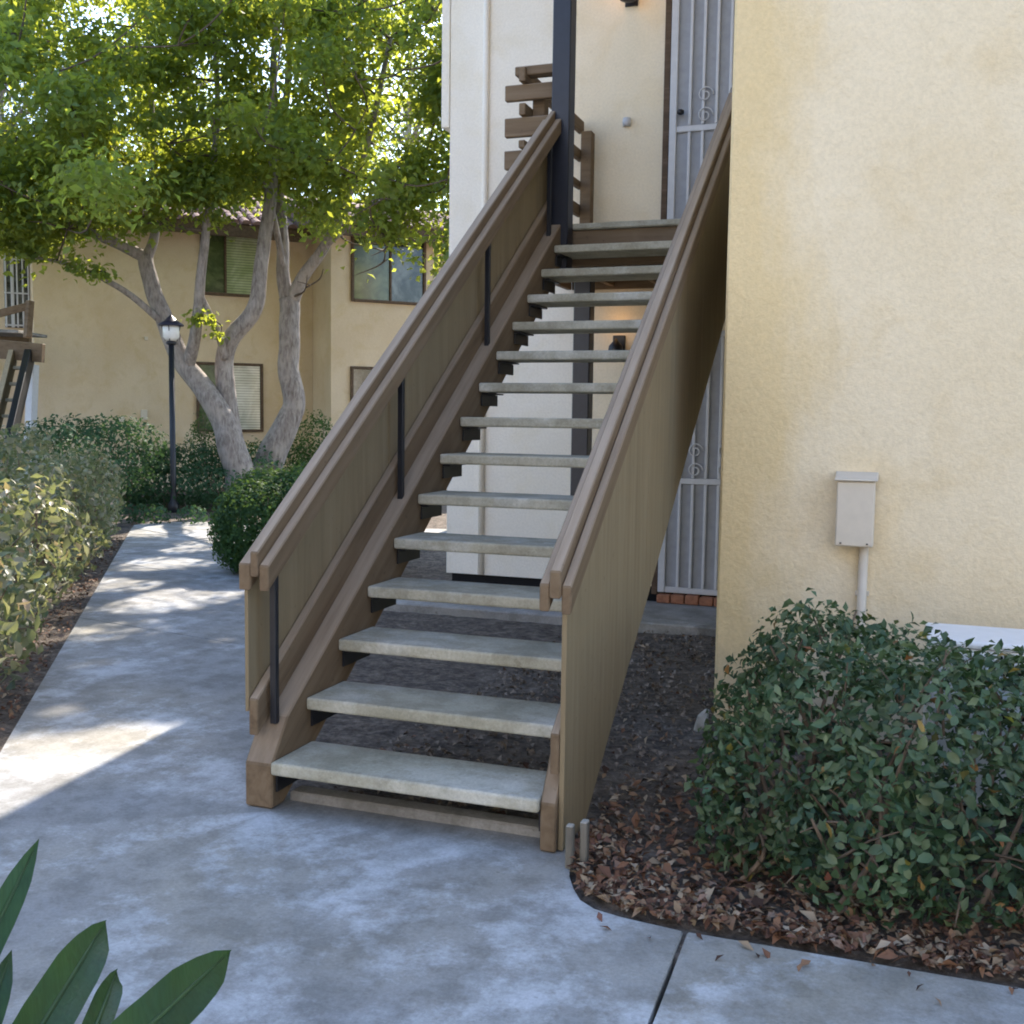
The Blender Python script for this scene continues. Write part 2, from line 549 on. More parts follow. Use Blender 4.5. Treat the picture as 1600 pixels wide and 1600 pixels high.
def smooth_path(pts, rads, sub=4):
    """Catmull-Rom through pts, radii follow"""
    P = [Vector(p) for p in pts]
    out, ro = [], []
    for i in range(len(P) - 1):
        p0, p1, p2, p3 = P[max(i - 1, 0)], P[i], P[i + 1], P[min(i + 2, len(P) - 1)]
        for s in range(sub):
            t = s / sub
            out.append(0.5 * ((2 * p1) + (p2 - p0) * t + (2 * p0 - 5 * p1 + 4 * p2 - p3) * t * t + (3 * p1 - p0 - 3 * p2 + p3) * t ** 3))
            ro.append(rads[i] * (1 - t) + rads[i + 1] * t)
    out.append(P[-1])
    ro.append(rads[-1])
    return out, ro


def add_lathe(bm, c, prof, seg=20):
    rings = []
    for r, z in prof:
        rings.append([bm.verts.new((c[0] + r * math.cos(2 * math.pi * k / seg), c[1] + r * math.sin(2 * math.pi * k / seg), c[2] + z)) for k in range(seg)])
    for i in range(len(rings) - 1):
        for k in range(seg):
            bm.faces.new((rings[i][k], rings[i][(k + 1) % seg], rings[i + 1][(k + 1) % seg], rings[i + 1][k]))
    bm.faces.new(rings[0][::-1])
    bm.faces.new(rings[-1])


def lathe(name, parent, mat, c, prof, seg=20):
    bm = bmesh.new()
    add_lathe(bm, c, prof, seg)
    return link(name, bm_mesh(bm, True), mat, parent)


def leaf_cloud_me(pos, nrm, size, jit, aspect=0.5, droop=0.0, fold=0.18, seed=1):
    """one folded leaf (4 triangles) per position; arrays in, mesh out"""
    g = np.random.default_rng(seed)
    n = len(pos)
    nrm = nrm + g.normal(0, jit, (n, 3))
    nrm /= np.linalg.norm(nrm, axis=1)[:, None] + 1e-9
    t = g.normal(0, 1, (n, 3))
    t[:, 2] -= droop
    t -= (t * nrm).sum(1)[:, None] * nrm
    t /= np.linalg.norm(t, axis=1)[:, None] + 1e-9
    b = np.cross(nrm, t)
    L = size * g.uniform(0.65, 1.3, n)[:, None]
    W = L * aspect * g.uniform(0.8, 1.2, n)[:, None]
    base = pos - t * L * 0.5
    tip = pos + t * L * 0.5 - nrm * L * 0.12
    l = pos + b * W * 0.5 + nrm * L * fold - t * L * 0.03
    r = pos - b * W * 0.5 + nrm * L * fold - t * L * 0.03
    co_ = np.stack([base, l, tip, r, pos], 1).reshape(-1, 3)
    k = (np.arange(n) * 5)[:, None]
    tri = np.stack([k + [0, 4, 1], k + [1, 4, 2], k + [2, 4, 3], k + [3, 4, 0]], 1).reshape(-1, 3)
    me = bpy.data.meshes.new('m')
    me.vertices.add(len(co_))
    me.vertices.foreach_set('co', co_.astype(np.float32).ravel())
    me.loops.add(tri.size)
    me.loops.foreach_set('vertex_index', tri.astype(np.int32).ravel())
    me.polygons.add(len(tri))
    me.polygons.foreach_set('loop_start', (np.arange(len(tri)) * 3).astype(np.int32))
    me.polygons.foreach_set('loop_total', np.full(len(tri), 3, np.int32))
    me.update(calc_edges=True)
    me.validate()
    return me


def lobes_points(lobes, n, seed, shell=0.55, zmin=0.0, power=1.0):
    """points near the surface of a union of ellipsoids: (cx,cy,cz,rx,ry,rz)"""
    g = np.random.default_rng(seed)
    L = np.array(lobes, float)
    area = (L[:, 3] * L[:, 4] + L[:, 4] * L[:, 5] + L[:, 3] * L[:, 5])
    pick = g.choice(len(L), size=n * 2, p=area / area.sum())
    d = g.normal(0, 1, (n * 2, 3))
    d /= np.linalg.norm(d, axis=1)[:, None]
    rr = 1 - np.abs(g.normal(0, 1, n * 2)) * (1 - shell) * 0.5
    rr *= 1 + g.normal(0, 0.05, n * 2)
    c = L[pick]
    p = c[:, :3] + d * rr[:, None] * c[:, 3:]
    keep = p[:, 2] > zmin
    # drop what lies deep inside another lobe
    for q in L:
        e = ((p - q[:3]) / q[3:])
        keep &= (e ** 2).sum(1) > 0.45
    p, d = p[keep][:n], d[keep][:n]
    nr = d / c[keep][:n, 3:]
    nr /= np.linalg.norm(nr, axis=1)[:, None]
    return p, nr


def leaf_one_me(kind=0):
    """single broad leaf, 12 triangles, length 1 along +Y, face up"""
    bm = bmesh.new()
    prof = [(0.0, 0.0), (0.17, 0.18), (0.27, 0.45), (0.20, 0.75), (0.0, 1.0)]
    if kind == 1:
        prof = [(0.0, 0.0), (0.13, 0.2), (0.17, 0.5), (0.11, 0.8), (0.0, 1.0)]
    if kind == 2:
        prof = [(0.0, 0.0), (0.22, 0.22), (0.33, 0.55), (0.24, 0.84), (0.0, 1.0)]
    mid = [bm.verts.new((0, y - 0.5, -0.22 * (y - 0.35) ** 2)) for w, y in prof]
    for s in (-1, 1):
        ed = [bm.verts.new((s * w, y - 0.5, 0.35 * w - 0.22 * (y - 0.35) ** 2)) if w else None for w, y in prof]
        for i in range(len(prof) - 1):
            q = [mid[i], mid[i + 1]]
            if ed[i + 1]: q.append(ed[i + 1])
            if ed[i]: q.append(ed[i])
            bm.faces.new(q if s < 0 else q[::-1])
    me = bpy.data.meshes.new('leaf')
    bm.to_mesh(me)
    bm.free()
    for p in me.polygons:
        p.use_smooth = True
    return me


def leaf_parts(parent, pos, nrm, size, mat_for, kinds, seed, droop=0.4, jit=0.45):
    """single leaves as parts, sharing a few meshes"""
    g = random.Random(seed)
    base = world_loc(parent)
    pool = {}
    for p, n in zip(pos, nrm):
        mat = mat_for(g)
        key = (g.choice(kinds), mat.name)
        if key not in pool:
            me = leaf_one_me(key[0])
            me.materials.append(mat)
            pool[key] = me
        o = bpy.data.objects.new('leaf', pool[key])
        COL.objects.link(o)
        o.parent = parent
        nv = (Vector(n) + Vector((g.gauss(0, jit), g.gauss(0, jit), g.gauss(0, jit)))).normalized()
        t = Vector((g.gauss(0, 1), g.gauss(0, 1), g.gauss(0, 1) - droop))
        t = (t - nv * t.dot(nv)).normalized()
        b = t.cross(nv)
        s = size * g.uniform(0.7, 1.3)
        mt = Matrix(((b.x, t.x, nv.x), (b.y, t.y, nv.y), (b.z, t.z, nv.z)))
        o.matrix_basis = Matrix.Translation(Vector(p) - base) @ mt.to_4x4() @ Matrix.Scale(s, 4)


# ------------------------------------------------------------------ ground and paving
def bed(x, y):
    """soil that lies well clear of the paving"""
    return (x > 1.3 and y > -0.28) or (-0.05 < x <= 1.3 and y > 0.3)


def ground():
    bm = bmesh.new()
    s = 400
    f = [bm.verts.new(p) for p in ((-s, -s, -0.06), (s, -s, -0.06), (s, s, -0.06), (-s, s, -0.06))]
    bm.faces.new(f)
    tag(link('ground', bm_mesh(bm), M['soil']), kind='structure')
    bm = bmesh.new()
    x0, x1, y0, y1, st = -10.0, 4.2, -0.6, 12.0, 0.06
    nx, ny = int((x1 - x0) / st), int((y1 - y0) / st)
    grid = []
    for j in range(ny + 1):
        row = []
        for i in range(nx + 1):
            x, y = x0 + i * st, y0 + j * st
            e = min(i, nx - i, j, ny - j)
            h = -0.022 + 0.016 * noise.noise((x * 2.1, y * 2.1, 0)) + 0.010 * noise.noise((x * 7, y * 7, 3)) + 0.007 * noise.noise((x * 17, y * 17, 5))
            if x > 1.25 and y < 1.7:
                h += 0.02
            row.append(bm.verts.new((x, y, -0.09 if e == 0 else min(h, 0.004 if bed(x, y) else -0.012))))
        grid.append(row)
    for j in range(ny):
        for i in range(nx):
            bm.faces.new((grid[j][i], grid[j][i + 1], grid[j + 1][i + 1], grid[j + 1][i]))
    tag(link('soil_bed', bm_mesh(bm, True), M['soil']), kind='structure')


ground()


def path():
    root = thing('path', (0, 0, 0), kind='structure')
    edge = [(1.172, 0.16), (1.172, 0.02), (1.185, -0.06), (1.215, -0.145), (1.245, -0.225), (1.29, -0.30), (1.35, -0.345), (1.44, -0.368), (1.632, -0.378)]
    a = edge + [(1.645, -1.0), (1.66, -3.0), (1.67, -10.4), (-9.0, -10.4), (-9.0, -4.6), (0.2, -4.0), (0.75, -2.9), (0.1, -1.75), (-0.62, -1.0), (-1.08, -0.36)]
    L0, L1 = Vector((-1.457, 0.15)), Vector((-7.118, 7.959))
    R0, R1 = Vector((-0.127, 0.21)), Vector((-4.35, 6.75))
    ts = [0.0, 0.34, 0.66, 1.0]
    a += [tuple(L0), tuple(L0.lerp(L1, ts[1] - 0.0005)), tuple(R0.lerp(R1, ts[1] - 0.0005)), tuple(R0)]
    parts = [a]
    parts.append([(1.644, -0.378), (2.6, -0.374), (4.5, -0.38), (14.0, -0.42), (14.0, -10.4), (1.682, -10.4), (1.672, -3.0), (1.657, -1.0)])
    for i in (1, 2):
        g = 0.0005
        q = [R0.lerp(R1, ts[i] + g), R0.lerp(R1, ts[i + 1] - g), L0.lerp(L1, ts[i + 1] - g), L0.lerp(L1, ts[i] + g)]
        parts.append([tuple(v) for v in q])
    parts.append([(-4.35, 6.765), (-3.2, 7.4), (0.5, 9.4), (0.5, 11.0), (-3.8, 9.6), (-5.6, 9.1), (-6.7, 9.05), (-7.35, 8.7), (-7.35, 8.3), (-7.125, 7.975)])
    for q in parts:
        me = prism_xy_me(q, -0.11, 0.0, 0.006)
        link('concrete_slab', me, M['path'], root)
    # narrow kerb of concrete under the lowest tread
    k = tag(box('kerb', None, M['slab'], -0.0, 1.055, 0.13, 0.215, -0.08, 0.035, 0.008), kind='structure')
    # slab in front of the lower door
    k = tag(box('entry_slab', None, M['slab'], -1.75, 1.36, 4.06, 4.99, -0.10, 0.045, 0.01), kind='structure')


path()

# ------------------------------------------------------------------ the apartment building in front
SX = Vector((1.37, 1.72, 0))


def security_door(bld, x0, x1, z0, z1, y):
    """white steel screen door: frame, vertical bars, scroll work, kick panel"""
    box('door_jamb', bld, M['wood_far'], x0 - 0.05, x0 - 0.004, y - 0.045, y + 0.02, z0 - 0.02, z1 + 0.05, 0.003)
    d = box('door', bld, M['mesh_door'], x0 + 0.03, x1, y - 0.02, y + 0.01, z0 + 0.03, z1 - 0.03, 0.002)
    bm = bmesh.new()
    for (a, b, c, e) in ((x0, x0 + 0.055, z0, z1), (x1 - 0.05, x1, z0, z1)):
        add_box(bm, a, b, y - 0.05, y - 0.024, c, e)
    for zz in (z0, z0 + 0.86, z1 - 0.05):
        add_box(bm, x0 + 0.057, x1 - 0.052, y - 0.048, y - 0.026, zz, zz + 0.045)
    bev(bm, 0.004)
    link('door_frame', bm_mesh(bm), M['white_metal'], d)
    w = x1 - x0
    for i in range(1, 8):
        xx = x0 + 0.055 + (w - 0.105) * i / 8
        link('bar', box_me(xx - 0.011, xx + 0.011, y - 0.052, y - 0.028, z0 + 0.047, z0 + 0.858, 0.003), M['white_metal'], d)
        link('bar', box_me(xx - 0.011, xx + 0.011, y - 0.052, y - 0.028, z0 + 0.907, z1 - 0.052, 0.003), M['white_metal'], d)
    for cx in (x0 + w * 0.30, x0 + w * 0.55, x0 + w * 0.8):
        for cz in (z0 + 0.97, z0 + 1.12):
            bm = bmesh.new()
            pts = []
            for k in range(22):
                t = k / 21 * math.pi * 2.6
                r = 0.062 * (1 - k / 30)
                pts.append((cx + r * math.cos(t), y - 0.058, cz + r * math.sin(t)))
            add_tube(bm, pts, 0.006, 5)
            link('scroll', bm_mesh(bm, True), M['white_metal'], d)
    lathe_k = bmesh.new()
    add_lathe(lathe_k, (x0 + 0.09, y - 0.075, z0 + 0.98), [(0.012, 0), (0.028, 0.01), (0.028, 0.03), (0.012, 0.04)], 10)
    link('handle', bm_mesh(lathe_k, True), M['black'], d)
    return d


def wall_lamp(x, y, z, label, power):
    t = thing('wall_lamp', (x, y, z), label, 'lamp', 'lanterns beside the two front doors')
    box('back_plate', t, M['black'], x - 0.05, x + 0.05, y - 0.016, y - 0.002, z - 0.06, z + 0.12, 0.004)
    bm = bmesh.new()
    add_tube(bm, [(x, y - 0.012, z + 0.02), (x, y - 0.05, z + 0.05), (x, y - 0.10, z + 0.04)], 0.010, 6)
    link('arm', bm_mesh(bm, True), M['black'], t)
    lathe('lamp_shade', t, M['black'], (x, y - 0.11, z - 0.06), [(0.03, 0), (0.065, 0.015), (0.055, 0.09), (0.02, 0.13), (0.008, 0.15)], 14)
    L = bpy.data.lights.new('lamp_light', 'POINT')
    L.energy = power
    L.color = (1.0, 0.52, 0.16)
    L.shadow_soft_size = 0.05
    lo = bpy.data.objects.new('lamp_light', L)
    COL.objects.link(lo)
    lo.parent = t
    lo.location = (0.0, -0.13, 0.21)
    return t


def apartment():
    b = thing('apartment_building', (1.37, 1.72, 0), 'cream stucco apartment building behind the brown staircase, with a plain wing on the right', 'building')
    # right wing
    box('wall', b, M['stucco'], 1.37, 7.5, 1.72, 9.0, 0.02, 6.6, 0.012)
    # recessed entry wall: stucco from a hand above the slab, footing below
    box('footing', b, M['dark'], -1.40, 1.36, 5.03, 8.0, -0.1, 0.158, 0)
    # warm bounce light put into the right part's colour, seam behind the posts
    for xs, z0, z1 in ((-0.29, 0.16, 2.60), (-0.44, 2.602, 6.6)):
        box('wall', b, M['stucco_entry'], -1.44, xs - 0.001, 5.0, 9.0, z0, z1, 0.002)
        box('wall', b, M['stucco_warm_lit'], xs, 1.362, 5.0, 9.0, z0, z1, 0.002)
    box('corner_band', b, M['stucco_entry'], -1.515, -1.443, 4.99, 9.0, 3.85, 6.6, 0.006)
    bm = bmesh.new()
    add_tube(bm, [(-1.12, 4.985, 0.17), (-1.12, 4.985, 6.5)], 0.026, 10)
    link('downpipe', bm_mesh(bm, True), M['stucco_entry'], b)
    # flat parapet roof
    box('roof', b, M['wood_far'], -1.55, 7.6, 1.60, 9.1, 6.603, 6.75, 0.01)
    # doors
    security_door(b, 0.395, 1.30, 0.125, 2.17, 5.0)
    security_door(b, 0.395, 1.30, 2.80, 4.86, 5.0)
    # brick threshold: single bricks
    for i in range(8):
        x = 0.40 + i * 0.112
        link('brick', box_me(x, x + 0.104, 4.90, 4.992, 0.048, 0.112 + 0.004 * (i % 3), 0.006), M['brick'], b)
    # door bell button
    lathe('bell_button', b, M['white_metal'], (0.055, 4.985, 3.775), [(0.03, -0.03), (0.034, 0), (0.03, 0.03)], 10)
    wall_lamp(0.07, 5.0, 4.70, 'dark lantern on the wall beside the upper door', 0.6)
    wall_lamp(0.03, 5.0, 2.02, 'dark lantern on the wall below the landing beside the lower door', 0.12)


apartment()


def landing():
    t = thing('landing', (0.4, 4.3, 2.5), 'upper landing at the top of the stairs with stacked brown guard boards', 'landing')
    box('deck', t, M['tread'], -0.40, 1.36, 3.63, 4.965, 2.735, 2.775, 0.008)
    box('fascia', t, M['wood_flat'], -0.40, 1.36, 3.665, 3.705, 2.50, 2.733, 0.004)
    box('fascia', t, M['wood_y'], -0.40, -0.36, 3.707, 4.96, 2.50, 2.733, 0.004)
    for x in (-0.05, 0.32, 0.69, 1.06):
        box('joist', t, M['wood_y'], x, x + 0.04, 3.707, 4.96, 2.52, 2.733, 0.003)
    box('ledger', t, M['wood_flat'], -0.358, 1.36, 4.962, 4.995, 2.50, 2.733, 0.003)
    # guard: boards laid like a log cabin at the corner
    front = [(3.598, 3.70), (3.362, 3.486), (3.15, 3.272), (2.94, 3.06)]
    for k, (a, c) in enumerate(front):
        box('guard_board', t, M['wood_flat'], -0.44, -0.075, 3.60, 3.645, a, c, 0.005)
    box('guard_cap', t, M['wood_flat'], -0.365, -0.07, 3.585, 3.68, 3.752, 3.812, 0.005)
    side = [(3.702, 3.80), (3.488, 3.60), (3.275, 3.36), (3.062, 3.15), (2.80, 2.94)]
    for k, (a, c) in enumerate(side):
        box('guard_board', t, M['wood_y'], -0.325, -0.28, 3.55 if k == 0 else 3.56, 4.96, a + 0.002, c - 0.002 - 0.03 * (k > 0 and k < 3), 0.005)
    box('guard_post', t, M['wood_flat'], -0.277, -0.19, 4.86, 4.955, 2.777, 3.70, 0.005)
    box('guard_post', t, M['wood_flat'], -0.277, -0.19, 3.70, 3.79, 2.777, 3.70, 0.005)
    # steel columns
    box('column', t, M['post'], -0.077, 0.046, 3.50, 3.625, 2.45, 6.59, 0.006)
    box('column', t, M['post'], -0.095, 0.03, 4.14, 4.26, 0.05, 2.498, 0.006)
    box('base_plate', t, M['post'], -0.13, 0.065, 4.10, 4.30, 0.047, 0.06, 0.002)


landing()


def bounce_building():
    """unseen block added behind the viewer: bounces warm sunlight onto the shaded walls"""
    b = thing('apartment_building', (0, -10.5, 0), 'unseen pale grey building added behind the viewer to bounce sunlight', 'building')
    box('wall', b, M['stucco_grey'], -22, 26, -18, -10.5, -0.05, 7.6, 0.02)  # out of view, added for the sunlight it bounces
    box('roof', b, M['tile'], -22.4, 26.4, -18.4, -10.1, 7.61, 7.9, 0.02)
    for k in range(8):
        x = -19 + k * 5.6
        for z in (0.9, 3.9):
            w = box('window', b, M['wood_far'], x - 0.9, x + 0.9, -10.498, -10.44, z, z + 1.3, 0.01)
            box('pane', w, M['pane_dark'], x - 0.82, x + 0.82, -10.438, -10.425, z + 0.08, z + 1.22, 0.002)


bounce_building()

# ------------------------------------------------------------------ the staircase
RISE, GO = 0.185, 0.25851
SLP = RISE / GO
def zn(y): return RISE + SLP * y     # nosing line


def sloped(y0, y1, h0, h1):
    """plumb-cut board between two heights above the nosing line"""
    return [(y0, zn(y0) + h0), (y1, zn(y1) + h0), (y1, zn(y1) + h1), (y0, zn(y0) + h1)]


def staircase():
    t = thing('staircase', (0.53, 0.1, 0), 'open outdoor staircase with brown timber sides and pale concrete treads', 'staircase')
    # 14 treads, one mesh
    bm = bmesh.new()
    add_box(bm, 0.002, 1.058, -0.006, 0.30, -0.046, 0.004)
    for v in bm.verts:
        pass
    ed = [e for e in bm.edges]
    bmesh.ops.bevel(bm, geom=ed, offset=0.011, segments=3, affect='EDGES', profile=0.55)
    me = bm_mesh(bm)
    for k in range(14):
        link('tread', me, M['tread'], t, (0, k * GO, RISE * (k + 1)))
    bme = bmesh.new()
    add_box(bme, 0.003, 0.045, 0.03, 0.27, -0.058, -0.050)
    add_box(bme, 0.003, 0.010, 0.03, 0.27, -0.12, -0.060)
    bracket = bm_mesh(bme)
    bme = bmesh.new()
    add_box(bme, 1.015, 1.057, 0.03, 0.27, -0.058, -0.050)
    add_box(bme, 1.050, 1.057, 0.03, 0.27, -0.12, -0.060)
    bracket_b = bm_mesh(bme)
    for k in range(14):
        link('bracket', bracket, M['black'], t, (0, k * GO, RISE * (k + 1)))
        link('bracket', bracket_b, M['black'], t, (0, k * GO, RISE * (k + 1)))
    yt = 3.655
    str_poly = [(0.01, 0.004), (0.095, 0.004), (yt, zn(yt) - 0.255), (yt, zn(yt) + 0.06), (0.125, zn(0.125) + 0.06), (0.01, 0.172)]
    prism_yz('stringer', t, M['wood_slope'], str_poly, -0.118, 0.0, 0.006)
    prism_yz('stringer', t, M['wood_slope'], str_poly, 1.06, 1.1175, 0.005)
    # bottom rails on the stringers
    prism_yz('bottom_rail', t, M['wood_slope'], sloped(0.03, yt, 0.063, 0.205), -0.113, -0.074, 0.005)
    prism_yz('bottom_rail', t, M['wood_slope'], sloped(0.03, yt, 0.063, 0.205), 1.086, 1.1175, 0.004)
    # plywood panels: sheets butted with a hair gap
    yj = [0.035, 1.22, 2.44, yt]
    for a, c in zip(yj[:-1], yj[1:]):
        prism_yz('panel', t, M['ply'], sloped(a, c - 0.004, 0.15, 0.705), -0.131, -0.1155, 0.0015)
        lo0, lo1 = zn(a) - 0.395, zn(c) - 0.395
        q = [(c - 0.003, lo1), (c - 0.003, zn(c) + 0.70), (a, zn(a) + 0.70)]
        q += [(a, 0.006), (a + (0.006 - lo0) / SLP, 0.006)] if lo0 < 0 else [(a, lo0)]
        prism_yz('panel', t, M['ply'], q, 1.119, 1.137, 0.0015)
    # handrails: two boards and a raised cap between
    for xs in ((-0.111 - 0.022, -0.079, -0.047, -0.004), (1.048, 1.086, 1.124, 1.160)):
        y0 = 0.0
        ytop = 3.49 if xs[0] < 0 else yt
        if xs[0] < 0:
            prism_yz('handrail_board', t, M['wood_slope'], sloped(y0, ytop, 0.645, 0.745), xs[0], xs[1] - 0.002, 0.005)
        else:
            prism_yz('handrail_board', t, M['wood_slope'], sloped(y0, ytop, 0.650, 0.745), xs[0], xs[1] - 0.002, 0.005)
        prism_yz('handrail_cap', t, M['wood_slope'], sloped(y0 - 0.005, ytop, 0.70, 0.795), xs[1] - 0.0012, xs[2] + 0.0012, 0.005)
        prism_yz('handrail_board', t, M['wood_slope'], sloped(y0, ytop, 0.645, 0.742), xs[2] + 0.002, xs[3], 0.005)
    # square iron bars inside the left panel
    for y in (0.10, 1.20, 2.30, 3.38):
        box('iron_bar', t, M['black'], -0.056, -0.030, y - 0.013, y + 0.013, zn(y) + 0.05, zn(y) + 0.70, 0.002)
    return t


staircase()


def small_things():
    # old timber stakes at the foot of the right stringer
    t = thing('wooden_stake', (1.20, -0.06, 0), 'two weathered grey timber stakes in the soil at the foot of the stairs', 'stake')
    box('board', t, M['wood_old'], 1.180, 1.205, -0.085, -0.055, -0.08, 0.145, 0.004)
    box('board', t, M['wood_old'], 1.222, 1.247, -0.06, -0.025, -0.08, 0.155, 0.004)
    # meter / junction box on the right wall with conduit
    t = thing('electrical_box', (1.985, 1.72, 0.9), 'beige metal utility box with conduit on the cream wall', 'utility box')
    box('cover', t, M['box'], 1.905, 2.068, 1.615, 1.716, 0.93, 1.222, 0.006)
    bm = bmesh.new()
    for x, y, z in (): pass
    vs_ = [(1.895, 1.60, 1.224), (2.078, 1.60, 1.224), (2.078, 1.717, 1.224), (1.895, 1.717, 1.224), (1.895, 1.717, 1.262), (2.078, 1.717, 1.262), (2.078, 1.60, 1.232), (1.895, 1.60, 1.232)]
    v = [bm.verts.new(q) for q in vs_]
    for f in ((0, 1, 2, 3), (7, 4, 5, 6), (0, 7, 6, 1), (3, 2, 5, 4), (1, 6, 5, 2), (0, 3, 4, 7)):
        bm.faces.new([v[i] for i in f])
    bev(bm, 0.003)
    link('hood', bm_mesh(bm), M['box'], t)
    bm = bmesh.new()
    add_tube(bm, [(2.028, 1.695, 0.03), (2.028, 1.695, 0.928)], 0.021, 12)
    link('conduit', bm_mesh(bm, True), M['box'], t)
    box('clip', t, M['box'], 1.998, 2.058, 1.69, 1.7175, 0.70, 0.722, 0.002)
    for x in (1.93, 2.043):
        lathe('screw', t, M['black'], (x, 1.612, 0.945), [(0.004, -0.003), (0.005, 0.0), (0.004, 0.003)], 8)
    # air conditioner behind the bush
    t = thing('air_conditioner', (2.7, 1.2, 0), 'white outdoor air conditioner behind the bush against the cream wall', 'air conditioner')
    box('cabinet', t, M['ac'], 2.30, 3.10, 0.92, 1.27, 0.04, 0.645, 0.022, 3)
    box('lid', t, M['ac'], 2.292, 3.108, 0.912, 1.278, 0.647, 0.675, 0.012, 2)
    for z in (0.61, 0.555, 0.50, 0.445, 0.39):
        box('grille_slot', t, M['dark'], 2.56, 3.02, 0.9165, 0.9195, z, z + 0.02, 0.002)
    for x in (2.36, 2.50, 2.545, 2.98):
        box('screw', t, M['dark'], x, x + 0.012, 0.9150, 0.9195, 0.615, 0.629, 0.002)
    # pale stone at the wall corner
    bm = bmesh.new()
    bmesh.ops.create_icosphere(bm, subdivisions=2, radius=1.0)
    for v in bm.verts:
        v.co *= 1 + 0.25 * noise.noise(v.co * 1.7)
        v.co = Vector((1.322 + v.co.x * 0.030 + v.co.z * 0.018, 1.68 + v.co.y * 0.03, 0.035 + v.co.z * 0.075))
    tag(link('stone', bm_mesh(bm), M['stone']), 'pale upright stone in the soil at the corner of the cream wall', 'stone')


small_things()

